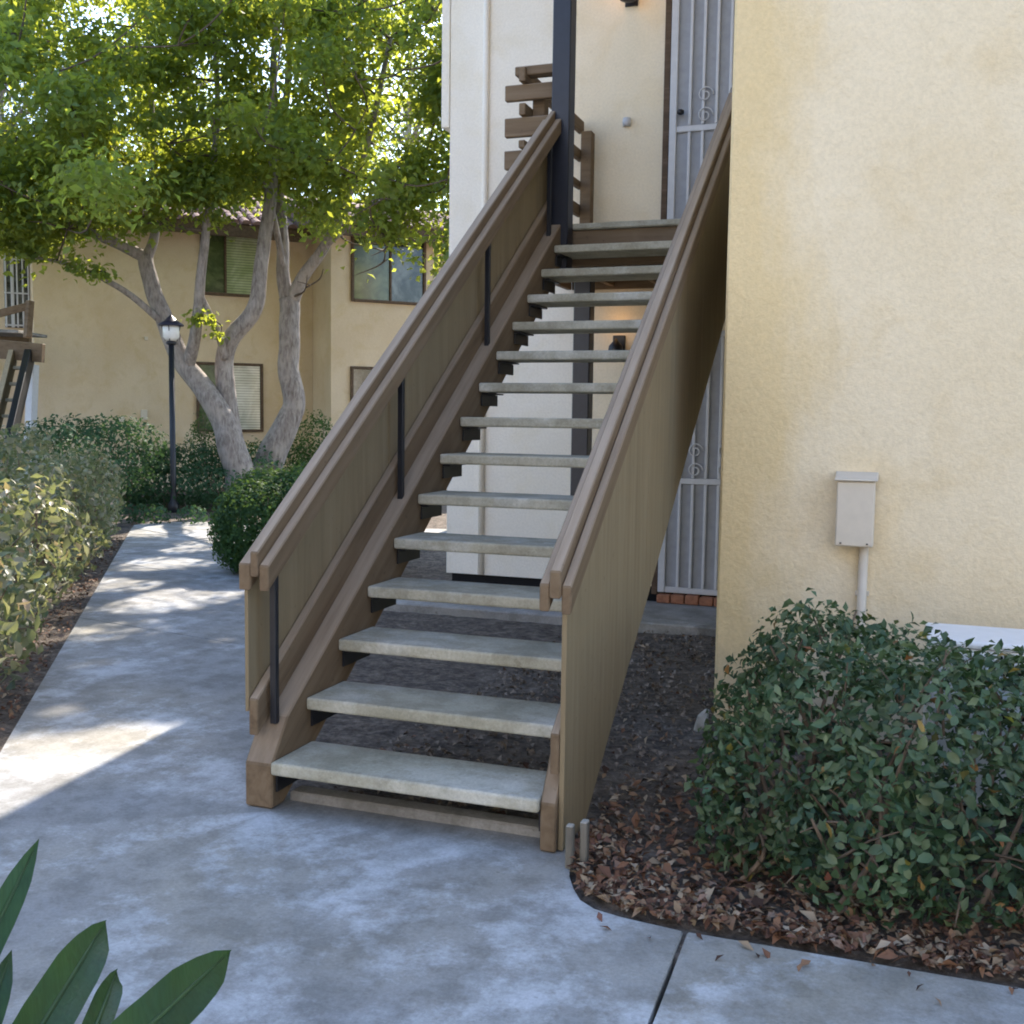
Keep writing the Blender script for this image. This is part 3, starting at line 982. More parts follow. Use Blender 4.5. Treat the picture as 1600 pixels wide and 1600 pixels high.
# ------------------------------------------------------------------ far building
def far_building():
    """own frame: along = facade direction, out = towards the viewer"""
    al = Vector((math.sin(R(44)), math.cos(R(44)), 0))
    out = Vector((al.y, -al.x, 0))
    P = px(300, 660, 21.6)
    P.z = 0
    b = thing('apartment_building', P, 'tan two-storey apartment building with dark framed windows beyond the trees', 'building')

    def uv_at(u, v, off=0.0):
        """intersect the line of sight with the facade plane shifted out by off"""
        d = FW + RT * ((u - 800) / FPX) - UP * ((v - 800) / FPX)
        q = P + out * off
        t = (q - CAM).dot(out) / d.dot(out)
        w = CAM + d * t
        return (w - P).dot(al), w.z

    def fbox(name, parent, mat, s0, s1, o0, o1, z0, z1, bv=0.006):
        bm = bmesh.new()
        mt = Matrix(((al.x, out.x, 0, P.x), (al.y, out.y, 0, P.y), (0, 0, 1, 0), (0, 0, 0, 1)))
        add_box(bm, s0, s1, o0, o1, z0, z1, mt)
        bev(bm, bv)
        return link(name, bm_mesh(bm), mat, parent)

    zb, zr = -0.1, 5.15
    sA0 = uv_at(52, 500)[0]
    OB = 1.3
    sB0 = uv_at(517, 500, OB)[0]
    sB1 = uv_at(900, 500, OB)[0]
    fbox('wall', b, M['stucco_far'], sA0, sB0 - 0.002, -7, 0, zb, zr)
    fbox('wall', b, M['stucco_far'], sB0, sB1, -7, OB, zb, zr)
    # eaves and tiled roof
    for (s0, s1, o) in ((sA0 - 0.4, sB0 - 0.3, 0.0), (sB0 - 0.4, sB1, OB)):
        fbox('fascia', b, M['wood_far'], s0, s1, o + 0.42, o + 0.46, zr - 0.22, zr + 0.03)
        fbox('soffit', b, M['stucco_far'], s0, s1, o + 0.003, o + 0.418, zr - 0.06, zr - 0.02)
        mt = Matrix(((al.x, out.x, 0, P.x), (al.y, out.y, 0, P.y), (0, 0, 1, 0), (0, 0, 0, 1)))
        bm = bmesh.new()
        q = [(s0, o + 0.46, zr + 0.035), (s1, o + 0.46, zr + 0.035), (s1, -3.4, zr + 1.45), (s0, -3.4, zr + 1.45), (s0, -7.4, zr + 0.03), (s1, -7.4, zr + 0.03)]
        v = [bm.verts.new(mt @ Vector(p)) for p in q]
        bm.faces.new((v[0], v[1], v[2], v[3]))
        bm.faces.new((v[3], v[2], v[5], v[4]))
        bm.faces.new((v[4], v[5], v[1], v[0]))
        bm.faces.new((v[0], v[3], v[4]))
        bm.faces.new((v[1], v[5], v[2]))
        roof = link('roof', bm_mesh(bm), M['tile'], b)
        # barrel tiles laid up the slope
        slope = math.atan2(1.415, o + 3.86)
        ln = 0.42
        tb = bmesh.new()
        sg = 6
        ring = []
        for e, rr in ((0, 0.10), (1, 0.085)):
            ring.append([tb.verts.new((rr * math.cos(math.pi * k / sg), -ln * e, rr * 0.8 * math.sin(math.pi * k / sg))) for k in range(sg + 1)])
        for k in range(sg):
            tb.faces.new((ring[0][k], ring[0][k + 1], ring[1][k + 1], ring[1][k]))
        tb.faces.new(ring[0])
        tme = bm_mesh(tb)
        tme.materials.append(M['tile'])
        ncol = int((s1 - s0) / 0.23)
        rot = mt.to_3x3().to_4x4() @ Matrix.Rotation(-slope, 4, 'X')
        bulk = bmesh.new()
        vis0 = uv_at(640, 320, OB)[0]
        vis1 = uv_at(705, 320, OB)[0]
        for r_ in range(9):
            for c_ in range(ncol):
                s = s0 + 0.12 + c_ * 0.23
                oo = o + 0.50 - r_ * ln * 0.85 * math.cos(slope)
                zz = zr + 0.03 + r_ * ln * 0.85 * math.sin(slope) + 0.01
                m4 = Matrix.Translation(mt @ Vector((s, oo, zz))) @ rot
                if o > 0 and vis0 < s < vis1 and r_ < 5:
                    oo_ = bpy.data.objects.new('roof_tile', tme)
                    COL.objects.link(oo_)
                    oo_.parent = roof
                    oo_.matrix_basis = Matrix.Translation(-world_loc(roof)) @ m4
                else:
                    n0 = len(bulk.verts)
                    bulk.from_mesh(tme)
                    bulk.verts.ensure_lookup_table()
                    bmesh.ops.transform(bulk, matrix=m4, verts=bulk.verts[n0:])
        tag(link('roof_tiles', bm_mesh(bulk), M['tile'], roof), kind='stuff')

    def window(u0, v0, u1, v1, off, panes, split=None):
        s0, za = uv_at(u0, v0, off)
        s1, zc = uv_at(u1, v1, off)
        z0, z1 = min(za, zc), max(za, zc)
        w = thing('window', P)
        w.parent = b
        w.location = (0, 0, 0)
        f = 0.055
        fr = fbox('frame', w, M['wood_far'], s0, s0 + f, off + 0.002, off + 0.06, z0, z1)
        fbox('frame', w, M['wood_far'], s1 - f, s1, off + 0.002, off + 0.06, z0, z1)
        fbox('frame', w, M['wood_far'], s0 + f + .001, s1 - f - .001, off + 0.002, off + 0.058, z1 - f, z1)
        fbox('sill', w, M['wood_far'], s0 + f + .001, s1 - f - .001, off + 0.002, off + 0.075, z0, z0 + f)
        xs = [s0 + f] + ([s0 + (s1 - s0) * split] if split else []) + [s1 - f]
        for i in range(len(xs) - 1):
            fbox('pane', w, M[panes[i]], xs[i] + 0.001, xs[i + 1] - 0.001, off + 0.002, off + 0.018, z0 + f + .001, z1 - f - .001, 0.001)
        if split:
            fbox('mullion', w, M['wood_far'], xs[1] - 0.022, xs[1] + 0.022, off + 0.02, off + 0.052, z0 + f + .002, z1 - f - .002)

    window(312, 352, 409, 466, 0.0, ('pane_green', 'pane_blind'), 0.40)
    window(306, 565, 411, 675, 0.0, ('pane_green', 'pane_white'), 0.52)
    window(548, 362, 664, 478, OB, ('pane_green', 'pane_dark'), 0.52)
    window(547, 572, 664, 690, OB, ('pane_dark', 'pane_dark'), 0.52)
    # outlet, tap and vent low on the wall
    for (u, v, w_, h_) in ((225, 648, .12, .2), (190, 655, .1, .1), (228, 529, .07, .07), (360, 690, .1, .1)):
        s, z = uv_at(u, v)
        fbox('vent', b, M['box'], s - w_ / 2, s + w_ / 2, 0.002, 0.05, z - h_ / 2, z + h_ / 2)
    # stairs and door at the building's end
    s, z = uv_at(30, 520)
    return al, out, P, fbox, uv_at


AL, OUT, PB, FBOX, UVAT = far_building()


def far_stairs():
    t = thing('exterior_stairs', px(30, 700, 17.5), 'grey-brown outdoor stairs and landing at the left end of the tan building', 'staircase')
    t.location.z = 0

    def seg(name, p0, p1, w, h, mat):
        p0, p1 = Vector(p0), Vector(p1)
        d = p1 - p0
        q = d.to_track_quat('Y', 'Z').to_matrix().to_4x4()
        bm = bmesh.new()
        add_box(bm, -w / 2, w / 2, 0, d.length, -h / 2, h / 2, Matrix.Translation(p0) @ q)
        bev(bm, 0.006)
        return link(name, bm_mesh(bm), mat, t)

    D = 17.5
    seg('landing_beam', px(-60, 540, D), px(68, 552, D), 0.12, 0.30, M['wood_flat'])
    seg('landing_beam', px(-60, 528, D + 1.2), px(48, 532, D + 1.3), 0.12, 0.26, M['wood_flat'])
    seg('deck', px(-60, 518, D + 0.6), px(52, 522, D + 0.6), 1.1, 0.05, M['slab'])
    seg('guard_post', px(43, 528, D), px(47, 470, D), 0.10, 0.10, M['wood_flat'])
    seg('rail', px(-60, 505, D), px(45, 478, D), 0.05, 0.12, M['wood_flat'])
    seg('stringer', px(46, 556, D), px(6, 730, D - 1.5), 0.10, 0.30, M['black'])
    seg('stringer', px(20, 556, D), px(-24, 735, D - 1.5), 0.08, 0.28, M['ply'])
    for k in range(7):
        a = px(40 - k * 6, 575 + k * 25, D - 0.21 * k)
        c = px(14 - k * 6, 575 + k * 25, D - 0.21 * k)
        seg('tread', a, c, 0.28, 0.05, M['tread'])
    # pale support post
    seg('column', px(52, 570, D + 0.9), px(44, 760, D + 0.9), 0.14, 0.14, M['white_metal'])
    s0, z0 = UVAT(-6, 515)
    d = thing('apartment_building', px(20, 640, 21.4), 'part of a neighbouring entry with a barred screen door at the far left edge', 'building')
    d.location.z = 0

    def fb(name, par, mat, s0, s1, o0, o1, z0, z1):
        o = FBOX(name, None, mat, s0, s1, o0, o1, z0, z1)
        o.parent = par
        o.location = -world_loc(par)
        return o
    sa, sb = UVAT(-150, 500)[0], UVAT(50, 500)[0]
    fb('wall', d, M['stucco_far'], sa, sb - 0.01, -2.5, -1.0, -0.1, 5.1)
    s0, s1 = UVAT(8, 500, -1.0)[0], UVAT(47, 500, -1.0)[0]
    zt, zl = UVAT(20, 395, -1.0)[1], UVAT(20, 512, -1.0)[1]
    dr = fb('door', d, M['pane_dark'], s0, s1, -0.998, -0.97, zl, zt)
    for k in range(5):
        s = s0 + (s1 - s0) * (k + 0.1) / 4.4
        o = FBOX('bar', None, M['white_metal'], s, s + (0.06 if k == 1 else 0.03), -0.968, -0.94, zl, zt)
        o.parent = dr
        o.location = -world_loc(dr)
    for q in (0.02, 0.45, 0.9):
        z = zl + (zt - zl) * q
        o = FBOX('bar', None, M['white_metal'], s0, s1, -0.938, -0.92, z, z + 0.03)
        o.parent = dr
        o.location = -world_loc(dr)


far_stairs()


def lamp_post():
    p = px(271, 780, 16.4)
    p.z = 0
    ztop = px(268, 497, 16.4).z
    t = thing('lamp_post', p, 'black garden lamp post with peaked cap in front of the dark hedge', 'lamp post')
    x, y = p.x, p.y
    zt = ztop
    lathe('pole', t, M['black'], (x, y, 0), [(0.085, -0.05), (0.085, 0.1), (0.05, 0.16), (0.044, 0.3), (0.042, zt - 0.42)], 14)
    lathe('collar', t, M['black'], (x, y, zt - 0.42), [(0.055, 0.001), (0.085, 0.03), (0.06, 0.06)], 14)
    lathe('glass', t, M['white_glass'], (x, y, zt - 0.36), [(0.075, 0.001), (0.12, 0.06), (0.125, 0.20), (0.11, 0.225)], 16)
    lathe('cap', t, M['lamp_cap'], (x, y, zt - 0.135), [(0.19, 0.0), (0.185, 0.02), (0.10, 0.075), (0.06, 0.12), (0.03, 0.14), (0.012, 0.165)], 16)
    for k in range(4):
        a = k * math.pi / 2 + 0.4
        bm = bmesh.new()
        add_tube(bm, [(x + 0.085 * math.cos(a), y + 0.085 * math.sin(a), zt - 0.36), (x + 0.136 * math.cos(a), y + 0.136 * math.sin(a), zt - 0.136)], 0.007, 5)
        link('cage_rib', bm_mesh(bm), M['black'], t)


lamp_post()

# ------------------------------------------------------------------ trees
def crown_lower(u):
    xs = [-250, 0, 60, 130, 200, 240, 300, 345, 400, 430, 500, 560, 620, 660, 690, 760, 950]
    ys = [380, 395, 385, 370, 345, 345, 322, 320, 272, 300, 350, 405, 400, 335, 300, 220, 120]
    return np.interp(u, xs, ys)


GAPS = [(90, 60, 26, 40), (60, 165, 22, 34), (185, 165, 22, 30), (425, 78, 42, 26), (345, 105, 28, 22), (460, 122, 14, 14), (500, 60, 10, 12), (15, 170, 40, 60), (350, 225, 22, 18), (260, 280, 20, 16)]


SHAFTS = [(215, 828, .4), (250, 828, .45), (300, 828, .5), (345, 828, .5), (395, 830, .5), (430, 840, .5), (340, 848, .35), (295, 858, .22), (240, 880, .30), (285, 882, .26), (205, 915, .2), (240, 945, .30), (190, 985, .25), (150, 1035, .14), (350, 1000, .08), (360, 930, .08), (330, 955, .07),
          (140, 1170, .3), (70, 1220, .3), (20, 1260, .3), (195, 1165, .22), (60, 1165, .14), (25, 1215, .2), (100, 1110, .10), (250, 1080, .06), (190, 1080, .07)]
SHAFT_PTS = []
for u, v, r in SHAFTS:
    d_ = FW + RT * ((u - 800) / FPX) - UP * ((v - 800) / FPX)
    SHAFT_PTS.append((CAM + d_ * (-CAM.z / d_.z), r * (1.35 if v < 1000 else 1.0)))
for u, v, d, r in ((30, 775, 7.2, .4), (90, 800, 7.6, .4), (60, 860, 7.0, .35), (125, 850, 7.8, .3), (170, 775, 9.5, .25), (205, 770, 10, .4), (100, 730, 8.6, .25), (430, 740, 9.9, .6), (380, 740, 9.7, .45), (160, 820, 8.6, .25), (20, 960, 6.0, .15), (130, 700, 10, .2)):
    SHAFT_PTS.append((px(u, v, d), r))


def open_shafts(P, g):
    """gaps in the crowns through which the sun reaches the path"""
    keep = np.ones(len(P), bool)
    sd = np.array(d_to_sun)
    for p, r in SHAFT_PTS:
        w = P - np.array(p)
        q = w - (w @ sd)[:, None] * sd
        rr = r * (0.8 + 0.4 * g.uniform(size=len(P)))
        keep &= ~((np.linalg.norm(q, axis=1) < rr) & (g.uniform(size=len(P)) < 0.93))
    return keep


def tree(name, label, limbs, du, dv_top, d_mid, d_sp, n_clump, seed, leaf_mat, extra=(), size=0.125, per=270, low=1):
    """limbs: list of [(u, v, depth, radius), ...]; the crown is built of leaf clumps on twigs that spring from the limbs"""
    g = np.random.default_rng(seed)
    base = px(*limbs[0][0][:3])
    t = thing(name, (base.x, base.y, 0), label, 'tree', 'multi stemmed trees in front of the tan building')
    bm, bt = bmesh.new(), bmesh.new()
    nodes = []
    for L in limbs:
        pts = [px(u, v, d) for u, v, d, r in L]
        rad = [r for u, v, d, r in L]
        if L is limbs[0] or L[0][1] > 725:
            pts = [Vector((pts[0].x, pts[0].y, -0.1))] + pts
            rad = [rad[0] * 1.15] + rad
        sp, sr = smooth_path(pts, rad, 5)
        sp = [p + Vector((noise.noise(p * 2.0) * r, noise.noise(p * 2.0 + Vector((9, 0, 0))) * r, 0)) * 0.25 for p, r in zip(sp, sr)]
        add_tube(bm, sp, sr, 10)
        for p, r in list(zip(sp, sr))[len(sp) // 2:]:
            if p.z > 2.6:
                nodes.append((p, r))
    # clumps
    C = []
    tries = 0
    while len(C) < n_clump and tries < 20000:
        tries += 1
        u = g.uniform(*du)
        v = g.uniform(dv_top, 430)
        rad = g.uniform(0.30, 0.62)
        if low and v + rad / 17 * FPX * 0.75 > crown_lower(u):
            continue
        if low and v < -30 and g.uniform() < 0.55:
            continue
        d = d_mid + g.normal(0, d_sp)
        if any(((u - a) / (c + 14)) ** 2 + ((v - b) / (e + 14)) ** 2 < 1 for a, b, c, e in GAPS) and g.uniform() < 0.93:
            continue
        C.append((px(u, v, d), rad))
    if low:
        for u in range(max(0, du[0]), min(695, du[1]), 20):
            C.append((px(u, crown_lower(u) - g.uniform(8, 60), d_mid + 0.6 + g.normal(0, 1)), g.uniform(.3, .48)))
    for u, v, d, r in extra:
        C.append((px(u, v, d), r))
    P, NN = [], []
    for c, r in C:
        m = int(per * (r / 0.45) ** 2)
        q = g.normal(0, 1, (m, 3)) * np.array([0.55, 0.55, 0.36]) * r
        P.append(np.array(c) + q)
        nn = np.tile([0, 0, 0.9], (m, 1)) + q / r * 0.7
        NN.append(nn)
        # twig to the nearest limb node
        best = min(nodes, key=lambda nd: (nd[0] - c).length + 1.6 * max(0, nd[0].z - c.z))
        a = best[0]
        mid = a.lerp(c, 0.5) + Vector((g.normal(0, .1), g.normal(0, .1), -0.10 * (c - a).length + 0.05))
        sp, sr = smooth_path([a, mid, c], [min(best[1] * 0.6, 0.035), 0.013, 0.005], 4)
        add_tube(bt, sp, sr, 5, False)
        nodes.append((sp[5], 0.02))
    link('trunk', bm_mesh(bm, True), M['bark'], t)
    tag(link('branches', bm_mesh(bt, True), M['branch'], t), kind='stuff')
    P = np.concatenate(P)
    NN = np.concatenate(NN)
    k_ = open_shafts(P, g)
    P, NN = P[k_], NN[k_]
    me = leaf_cloud_me(P, NN, size, 0.75, 0.55, 0.6, 0.15, seed)
    tag(link('crown', me, leaf_mat, t), kind='stuff')
    return t


D1, D2 = 17.0, 18.0
tree('tree', 'multi-stemmed tree with forking grey trunk just right of the lamp post', [
    [(372, 742, D1, .23), (360, 690, D1, .21), (345, 650, D1, .19), (316, 608, D1, .17), (288, 570, D1, .155), (264, 520, D1, .15), (246, 472, D1, .135), (232, 425, D1, .125), (228, 400, D1, .12)],
    [(378, 742, D1 + .2, .2), (364, 690, D1 + .2, .18), (356, 640, D1 + .2, .165), (351, 570, D1 + .2, .15), (360, 530, D1 + .1, .14), (393, 492, D1, .13), (405, 440, D1, .115), (412, 380, D1, .105), (421, 320, D1, .10), (430, 220, D1, .08), (428, 90, D1, .05), (440, -80, D1, .03)],
    [(228, 402, D1, .10), (190, 383, D1 - .2, .085), (150, 366, D1 - .4, .07), (118, 345, D1 - .6, .06), (80, 290, D1 - .8, .045), (30, 220, D1 - 1, .03)],
    [(230, 405, D1, .09), (240, 372, D1, .075), (243, 335, D1 + .1, .065), (240, 240, D1 + .2, .055), (235, 120, D1 + .4, .04), (225, -60, D1 + .5, .03)],
    [(262, 512, D1, .06), (205, 462, D1 - .4, .048), (145, 428, D1 - .8, .038), (88, 408, D1 - 1.1, .026), (40, 402, D1 - 1.3, .015)],
    [(292, 575, D1, .11), (303, 540, D1 - .2, .095), (309, 490, D1 - .3, .085), (314, 430, D1 - .4, .075), (322, 360, D1 - .5, .065), (330, 290, D1 - .6, .055), (340, 160, D1 - .8, .04), (330, 0, D1 - 1, .03)],
    [(351, 560, D1 + .1, .075), (342, 525, D1 - .1, .055), (322, 478, D1 - .3, .04), (312, 455, D1 - .4, .03)],
], (-240, 400), -150, 16.4, 1.4, 205, 11, M['leaf_tree'],
    extra=[(335, 345, 16.6, .28), (140, 425, 15.9, .22), (115, 415, 15.8, .2), (165, 430, 16, .18), (60, 395, 15.7, .3), (330, 500, 16.6, .22), (345, 520, 16.6, .2), (305, 500, 16.5, .16), (20, 385, 15.8, .4), (250, 345, 16, .3), (200, 350, 16, .35), (300, 300, 16, .4)] + [(u, v, 20.0, .42) for u in range(285, 415, 20) for v in (262, 296)])
tree('tree', 'slanting grey trunked tree with bent stem beside the staircase rail', [
    [(416, 742, D2, .26), (432, 700, D2, .24), (452, 655, D2, .20), (460, 630, D2, .185), (453, 580, D2, .18), (452, 520, D2, .175), (450, 465, D2, .17)],
    [(448, 475, D2, .13), (442, 420, D2, .11), (440, 350, D2, .10), (436, 260, D2 + .1, .085), (450, 120, D2 + .3, .06), (460, -60, D2 + .4, .04)],
    [(455, 472, D2, .12), (478, 425, D2 - .2, .10), (508, 385, D2 - .4, .085), (535, 330, D2 - .6, .07), (575, 220, D2 - .8, .05), (610, 60, D2 - 1, .035)],
    [(508, 385, D2 - .4, .06), (560, 340, D2 - .8, .045), (610, 310, D2 - 1.2, .03), (650, 300, D2 - 1.4, .02)],
    [(445, 430, D2, .06), (425, 330, D2 - .4, .05), (400, 240, D2 - .8, .04), (380, 100, D2 - 1, .03)],
], (360, 860), -150, 16.9, 1.4, 185, 23, M['leaf_tree'],
    extra=[(645, 335, 16.2, .36), (620, 370, 16.2, .36), (580, 400, 16.3, .34), (555, 430, 16.4, .26), (605, 405, 16.2, .3), (655, 300, 16.2, .4), (575, 380, 16.6, .4), (480, 430, 17, .25), (505, 420, 17, .25), (465, 440, 17, .2), (630, 250, 16.4, .5), (560, 320, 16.6, .5), (500, 340, 16.8, .45)])


tree('tree', 'leafy tree added behind the left corner of the cream building to shade the path', [
    [(760, 760, 15.6, .16), (765, 600, 15.6, .13), (770, 420, 15.6, .11), (775, 200, 15.7, .08), (770, 0, 15.7, .05), (775, -150, 15.7, .03)],
    [(766, 480, 15.6, .08), (735, 330, 15.4, .05), (728, 150, 15.3, .03)],
], (716, 965), -312, 15.7, 0.45, 260, 37, M['leaf_tree'], per=260, low=0)  # mostly hidden tree, added for its shade on the path


def far_tree(u, v0, d, h, w, seed, label, mat):
    g = np.random.default_rng(seed)
    b = px(u, 700, d)
    t = thing('tree', (b.x, b.y, 0), label, 'tree', 'tall trees standing behind the tan building')
    bm = bmesh.new()
    tip = Vector((b.x + g.normal(0, .4), b.y, h))
    pts = [Vector((b.x, b.y, -0.1)), Vector((b.x + .2, b.y, h * .35)), Vector((b.x - .1, b.y, h * .7)), tip]
    sp, sr = smooth_path(pts, [.32, .24, .15, .04], 5)
    add_tube(bm, sp, sr, 8)
    P, NN = [], []
    for k in range(110):
        f = g.uniform(0.30, 1.0)
        r = w * (1.1 - 0.75 * abs(f - 0.55) * 1.4)
        a = g.uniform(0, 2 * math.pi)
        rr = r * math.sqrt(g.uniform(0.05, 1))
        s = sp[min(len(sp) - 1, int(f * 0.85 * len(sp)))]
        c = Vector((b.x + rr * math.cos(a), b.y + rr * math.sin(a), f * h))
        sp2, sr2 = smooth_path([s, s.lerp(c, .5) + Vector((0, 0, .2)), c], [.06, .03, .01], 3)
        add_tube(bm, sp2, sr2, 5, False)
        q = g.normal(0, 1, (110, 3)) * np.array([.5, .5, .4])
        P.append(np.array(c) + q)
        NN.append(np.tile([0, 0, .6], (110, 1)) + q)
    link('trunk', bm_mesh(bm, True), M['bark'], t)
    tag(link('crown', leaf_cloud_me(np.concatenate(P), np.concatenate(NN), 0.16, 0.8, 0.4, 0.8, 0.12, seed), mat, t), kind='stuff')


far_tree(20, 0, 33, 12.5, 2.6, 31, 'tall grey-green tree behind the far left end of the tan building', M['leaf_far'])
far_tree(110, 0, 35, 12.8, 2.6, 35, 'grey-green tree behind the tan building, right of the tall one at its left end', M['leaf_far'])
far_tree(-190, 0, 29, 11.0, 2.8, 32, 'grey-green tree beyond the left edge, behind the neighbouring entry', M['leaf_far'])
far_tree(300, 0, 36, 13.0, 3.4, 33, 'green tree behind the roof of the tan building, above its left windows', M['leaf_tree'])
far_tree(640, 0, 37, 13.5, 3.4, 34, 'light green tree behind the tan building close to the cream wall', M['leaf_tree'])


# ------------------------------------------------------------------ shrubs and hedges
def shrub(name, label, cat, lobes, n, size, mat, seed, parts=0, odd=None, zmin=0.01, aspect=0.55, kinds=(0, 1), stems=10, group=None, twigs=0, jit=0.5, shell=0.55, twig_mat=None):
    L = np.array(lobes, float)
    c = L[:, :3].mean(0)
    t = thing(name, (c[0], c[1], 0), label, cat, group)
    P, NN = lobes_points(lobes, n, seed, shell, zmin)
    g = random.Random(seed)
    bm = bmesh.new()
    for k in range(stems):
        q = L[g.randrange(len(L))]
        a = Vector((q[0] + g.gauss(0, q[3] * .25), q[1] + g.gauss(0, q[4] * .25), -0.03))
        e = Vector((q[0] + g.uniform(-.75, .75) * q[3], q[1] + g.uniform(-.75, .75) * q[4], q[2] + q[5] * g.uniform(0.3, .8)))
        m_ = a.lerp(e, .5) + Vector((g.gauss(0, .05), g.gauss(0, .05), .03))
        sp, sr = smooth_path([a, m_, e], [.011, .008, .004], 4)
        add_tube(bm, sp, sr, 5, False)
    for k in range(twigs):
        i = g.randrange(len(P))
        a = Vector(P[i])
        cc = Vector(L[np.argmin(((L[:, :3] - P[i]) ** 2).sum(1))][:3])
        e = a.lerp(cc, g.uniform(.35, .8)) + Vector((g.gauss(0, .05), g.gauss(0, .05), g.gauss(0, .05) - .04))
        add_tube(bm, [e, e.lerp(a, .5) + Vector((0, 0, .015)), a + (a - e) * 0.15], [.005, .004, .002], 4, False)
    tag(link('stems', bm_mesh(bm, True), twig_mat or M['twig'], t), kind='stuff')
    if parts:
        # the leaves that show largest from the path become parts, the rest one mass
        dist = np.linalg.norm(P - np.array(CAM), axis=1)
        view = ((np.array(CAM) - P) * NN).sum(1) / dist
        d_ = (P - np.array(CAM))
        zc = d_ @ np.array(FW)
        uu = 800 + FPX * (d_ @ np.array(RT)) / zc
        vv = 800 - FPX * (d_ @ np.array(UP)) / zc
        ok = (uu > 5) & (uu < 1595) & (vv > 5) & (vv < 1595) & (view > 0.25)
        sc = np.where(ok, dist, 1e3)
        idx = np.argsort(sc)[:parts]
        mask = np.zeros(len(P), bool)
        mask[idx] = True

        def mat_for(r):
            return odd if (odd is not None and r.random() < 0.035) else mat
        leaf_parts(t, P[mask], NN[mask], size, mat_for, kinds, seed + 1, 0.3, jit)
        P, NN = P[~mask], NN[~mask]
    if odd is not None:
        k = int(len(P) * (0.025 if cat == 'bush' and mat.name == 'bush_leaf' else 0.07))
        tag(link('turning_foliage', leaf_cloud_me(P[:k], NN[:k], size, jit, aspect, .3, .12, seed + 3), odd, t), kind='stuff')
        P, NN = P[k:], NN[k:]
    tag(link('foliage', leaf_cloud_me(P, NN, size, jit, aspect, .3, .12, seed), mat, t), kind='stuff')
    return t


# clipped bush in front of the right wall
rb = [(1.90, 0.62, .50, .26, .36, .35), (2.02, .25, .36, .34, .36, .41), (1.78, .55, .32, .26, .40, .38), (2.25, .20, .40, .36, .40, .38), (2.5, .40, .40, .40, .45, .36),
      (2.2, .65, .48, .36, .34, .30), (1.80, .25, .22, .26, .34, .26), (2.12, -.02, .22, .30, .26, .26), (2.42, .05, .26, .32, .30, .32), (2.78, .40, .38, .38, .40, .34), (2.8, .15, .30, .35, .35, .34),
      (2.0, .85, .5, .26, .22, .27), (2.55, .60, .42, .4, .22, .28), (2.95, .60, .40, .4, .22, .27)]
shrub('bush', 'dense green bush with glossy leaves growing against the cream wall', 'bush', rb, 14500, 0.041, M['leaf_bush'], 41, 300, M['leaf_bush_odd'],
      kinds=(0, 2, 1), stems=22, twigs=120, jit=0.6, shell=0.42)
# low sprigs at its foot
for k, (lb, lab) in enumerate((
        ([(1.66, .16, .10, .10, .10, .11), (1.74, .05, .08, .09, .09, .10)], 'low bright green sprig at the left foot of the big bush, nearest the stairs'),
        ([(1.62, 1.05, .22, .11, .14, .2), (1.60, .9, .15, .1, .1, .16)], 'thin leafy sprig standing against the corner of the cream wall'))):
    shrub('small_plant', lab, 'plant', lb, 130, 0.045, M['leaf_bush'], 51 + k, 60, M['leaf_bush_odd'], stems=8, kinds=(1,), jit=0.7)

# sunny mixed shrub left of the path
ls = []
Lp = Vector((-1.457, 0.15))
Ld = (Vector((-7.118, 7.959)) - Lp).normalized()
Ln = Vector((-Ld.y, Ld.x))
g = random.Random(5)
for k in range(22):
    s = 0.45 + k * 0.42
    o = 0.36 + g.uniform(-.08, .16)
    c = Lp + Ld * s + Ln * o
    h = 0.44 + g.uniform(-.14, .14)
    ls.append((c.x, c.y, h, g.uniform(.26, .44), g.uniform(.28, .44), h * 0.92))
    c2 = Lp + Ld * (s + .2) + Ln * (o + .62 + g.uniform(-.1, .2))
    h += g.uniform(0.02, .2)
    ls.append((c2.x, c2.y, h, .42, .44, h * .95))
shrub('bush', 'loose sunlit shrub with pale and yellow leaves along the left edge of the path', 'bush', ls, 16000, 0.08, M['leaf_pale'], 61, 300, M['leaf_pale_new'],
      kinds=(0, 1), stems=60, twigs=220, jit=0.75, shell=0.25, aspect=0.48)


def hedge_lobes(u0, u1, vtop, d0, d1, n, rx, seed, thick=0.6):
    g = random.Random(seed)
    L = []
    for i in range(n):
        f = (i + .5) / n
        d = d0 + (d1 - d0) * f
        p = px(u0 + (u1 - u0) * f, vtop, d)
        h = p.z + g.uniform(-.08, .08)
        L.append((p.x, p.y, h * 0.5, rx, thick, h * 0.52))
    return L


hd = hedge_lobes(60, 215, 652, 14.5, 17.0, 5, .75, 3)
shrub('hedge', 'dark green hedge below the tan wall left of the lamp post', 'hedge', hd, 5200, 0.075, M['leaf_dark'], 71, 0, stems=14)
hd = hedge_lobes(205, 390, 690, 17.2, 17.6, 6, .75, 4) + hedge_lobes(215, 370, 735, 16.8, 16.9, 5, .6, 5)
shrub('hedge', 'dark green hedge behind the lamp post and the forked trunk', 'hedge', hd, 6200, 0.07, M['leaf_dark'], 72, 0, stems=14)
p = px(322, 640, 19.0)
shrub('conifer', 'dark pointed shrub under the lower window, behind the forked trunk', 'shrub',
      [(p.x, p.y, .7, .42, .42, .7), (p.x, p.y, 1.2, .26, .26, .38)], 1700, 0.05, M['leaf_hedge'], 73, 0, stems=4)
hd = hedge_lobes(395, 520, 690, 19.3, 19.6, 5, .7, 6)
shrub('hedge', 'dark hedge between the two trees and the staircase rail', 'hedge', hd, 3600, 0.06, M['leaf_hedge'], 74, 0, stems=8)
p = px(495, 645, 19.5)
shrub('shrub', 'small dark bush below the recessed wall right of the slanting tree', 'shrub', [(p.x, p.y, .8, .42, .42, .75)], 1300, 0.06, M['leaf_hedge'], 75, 0, stems=4)
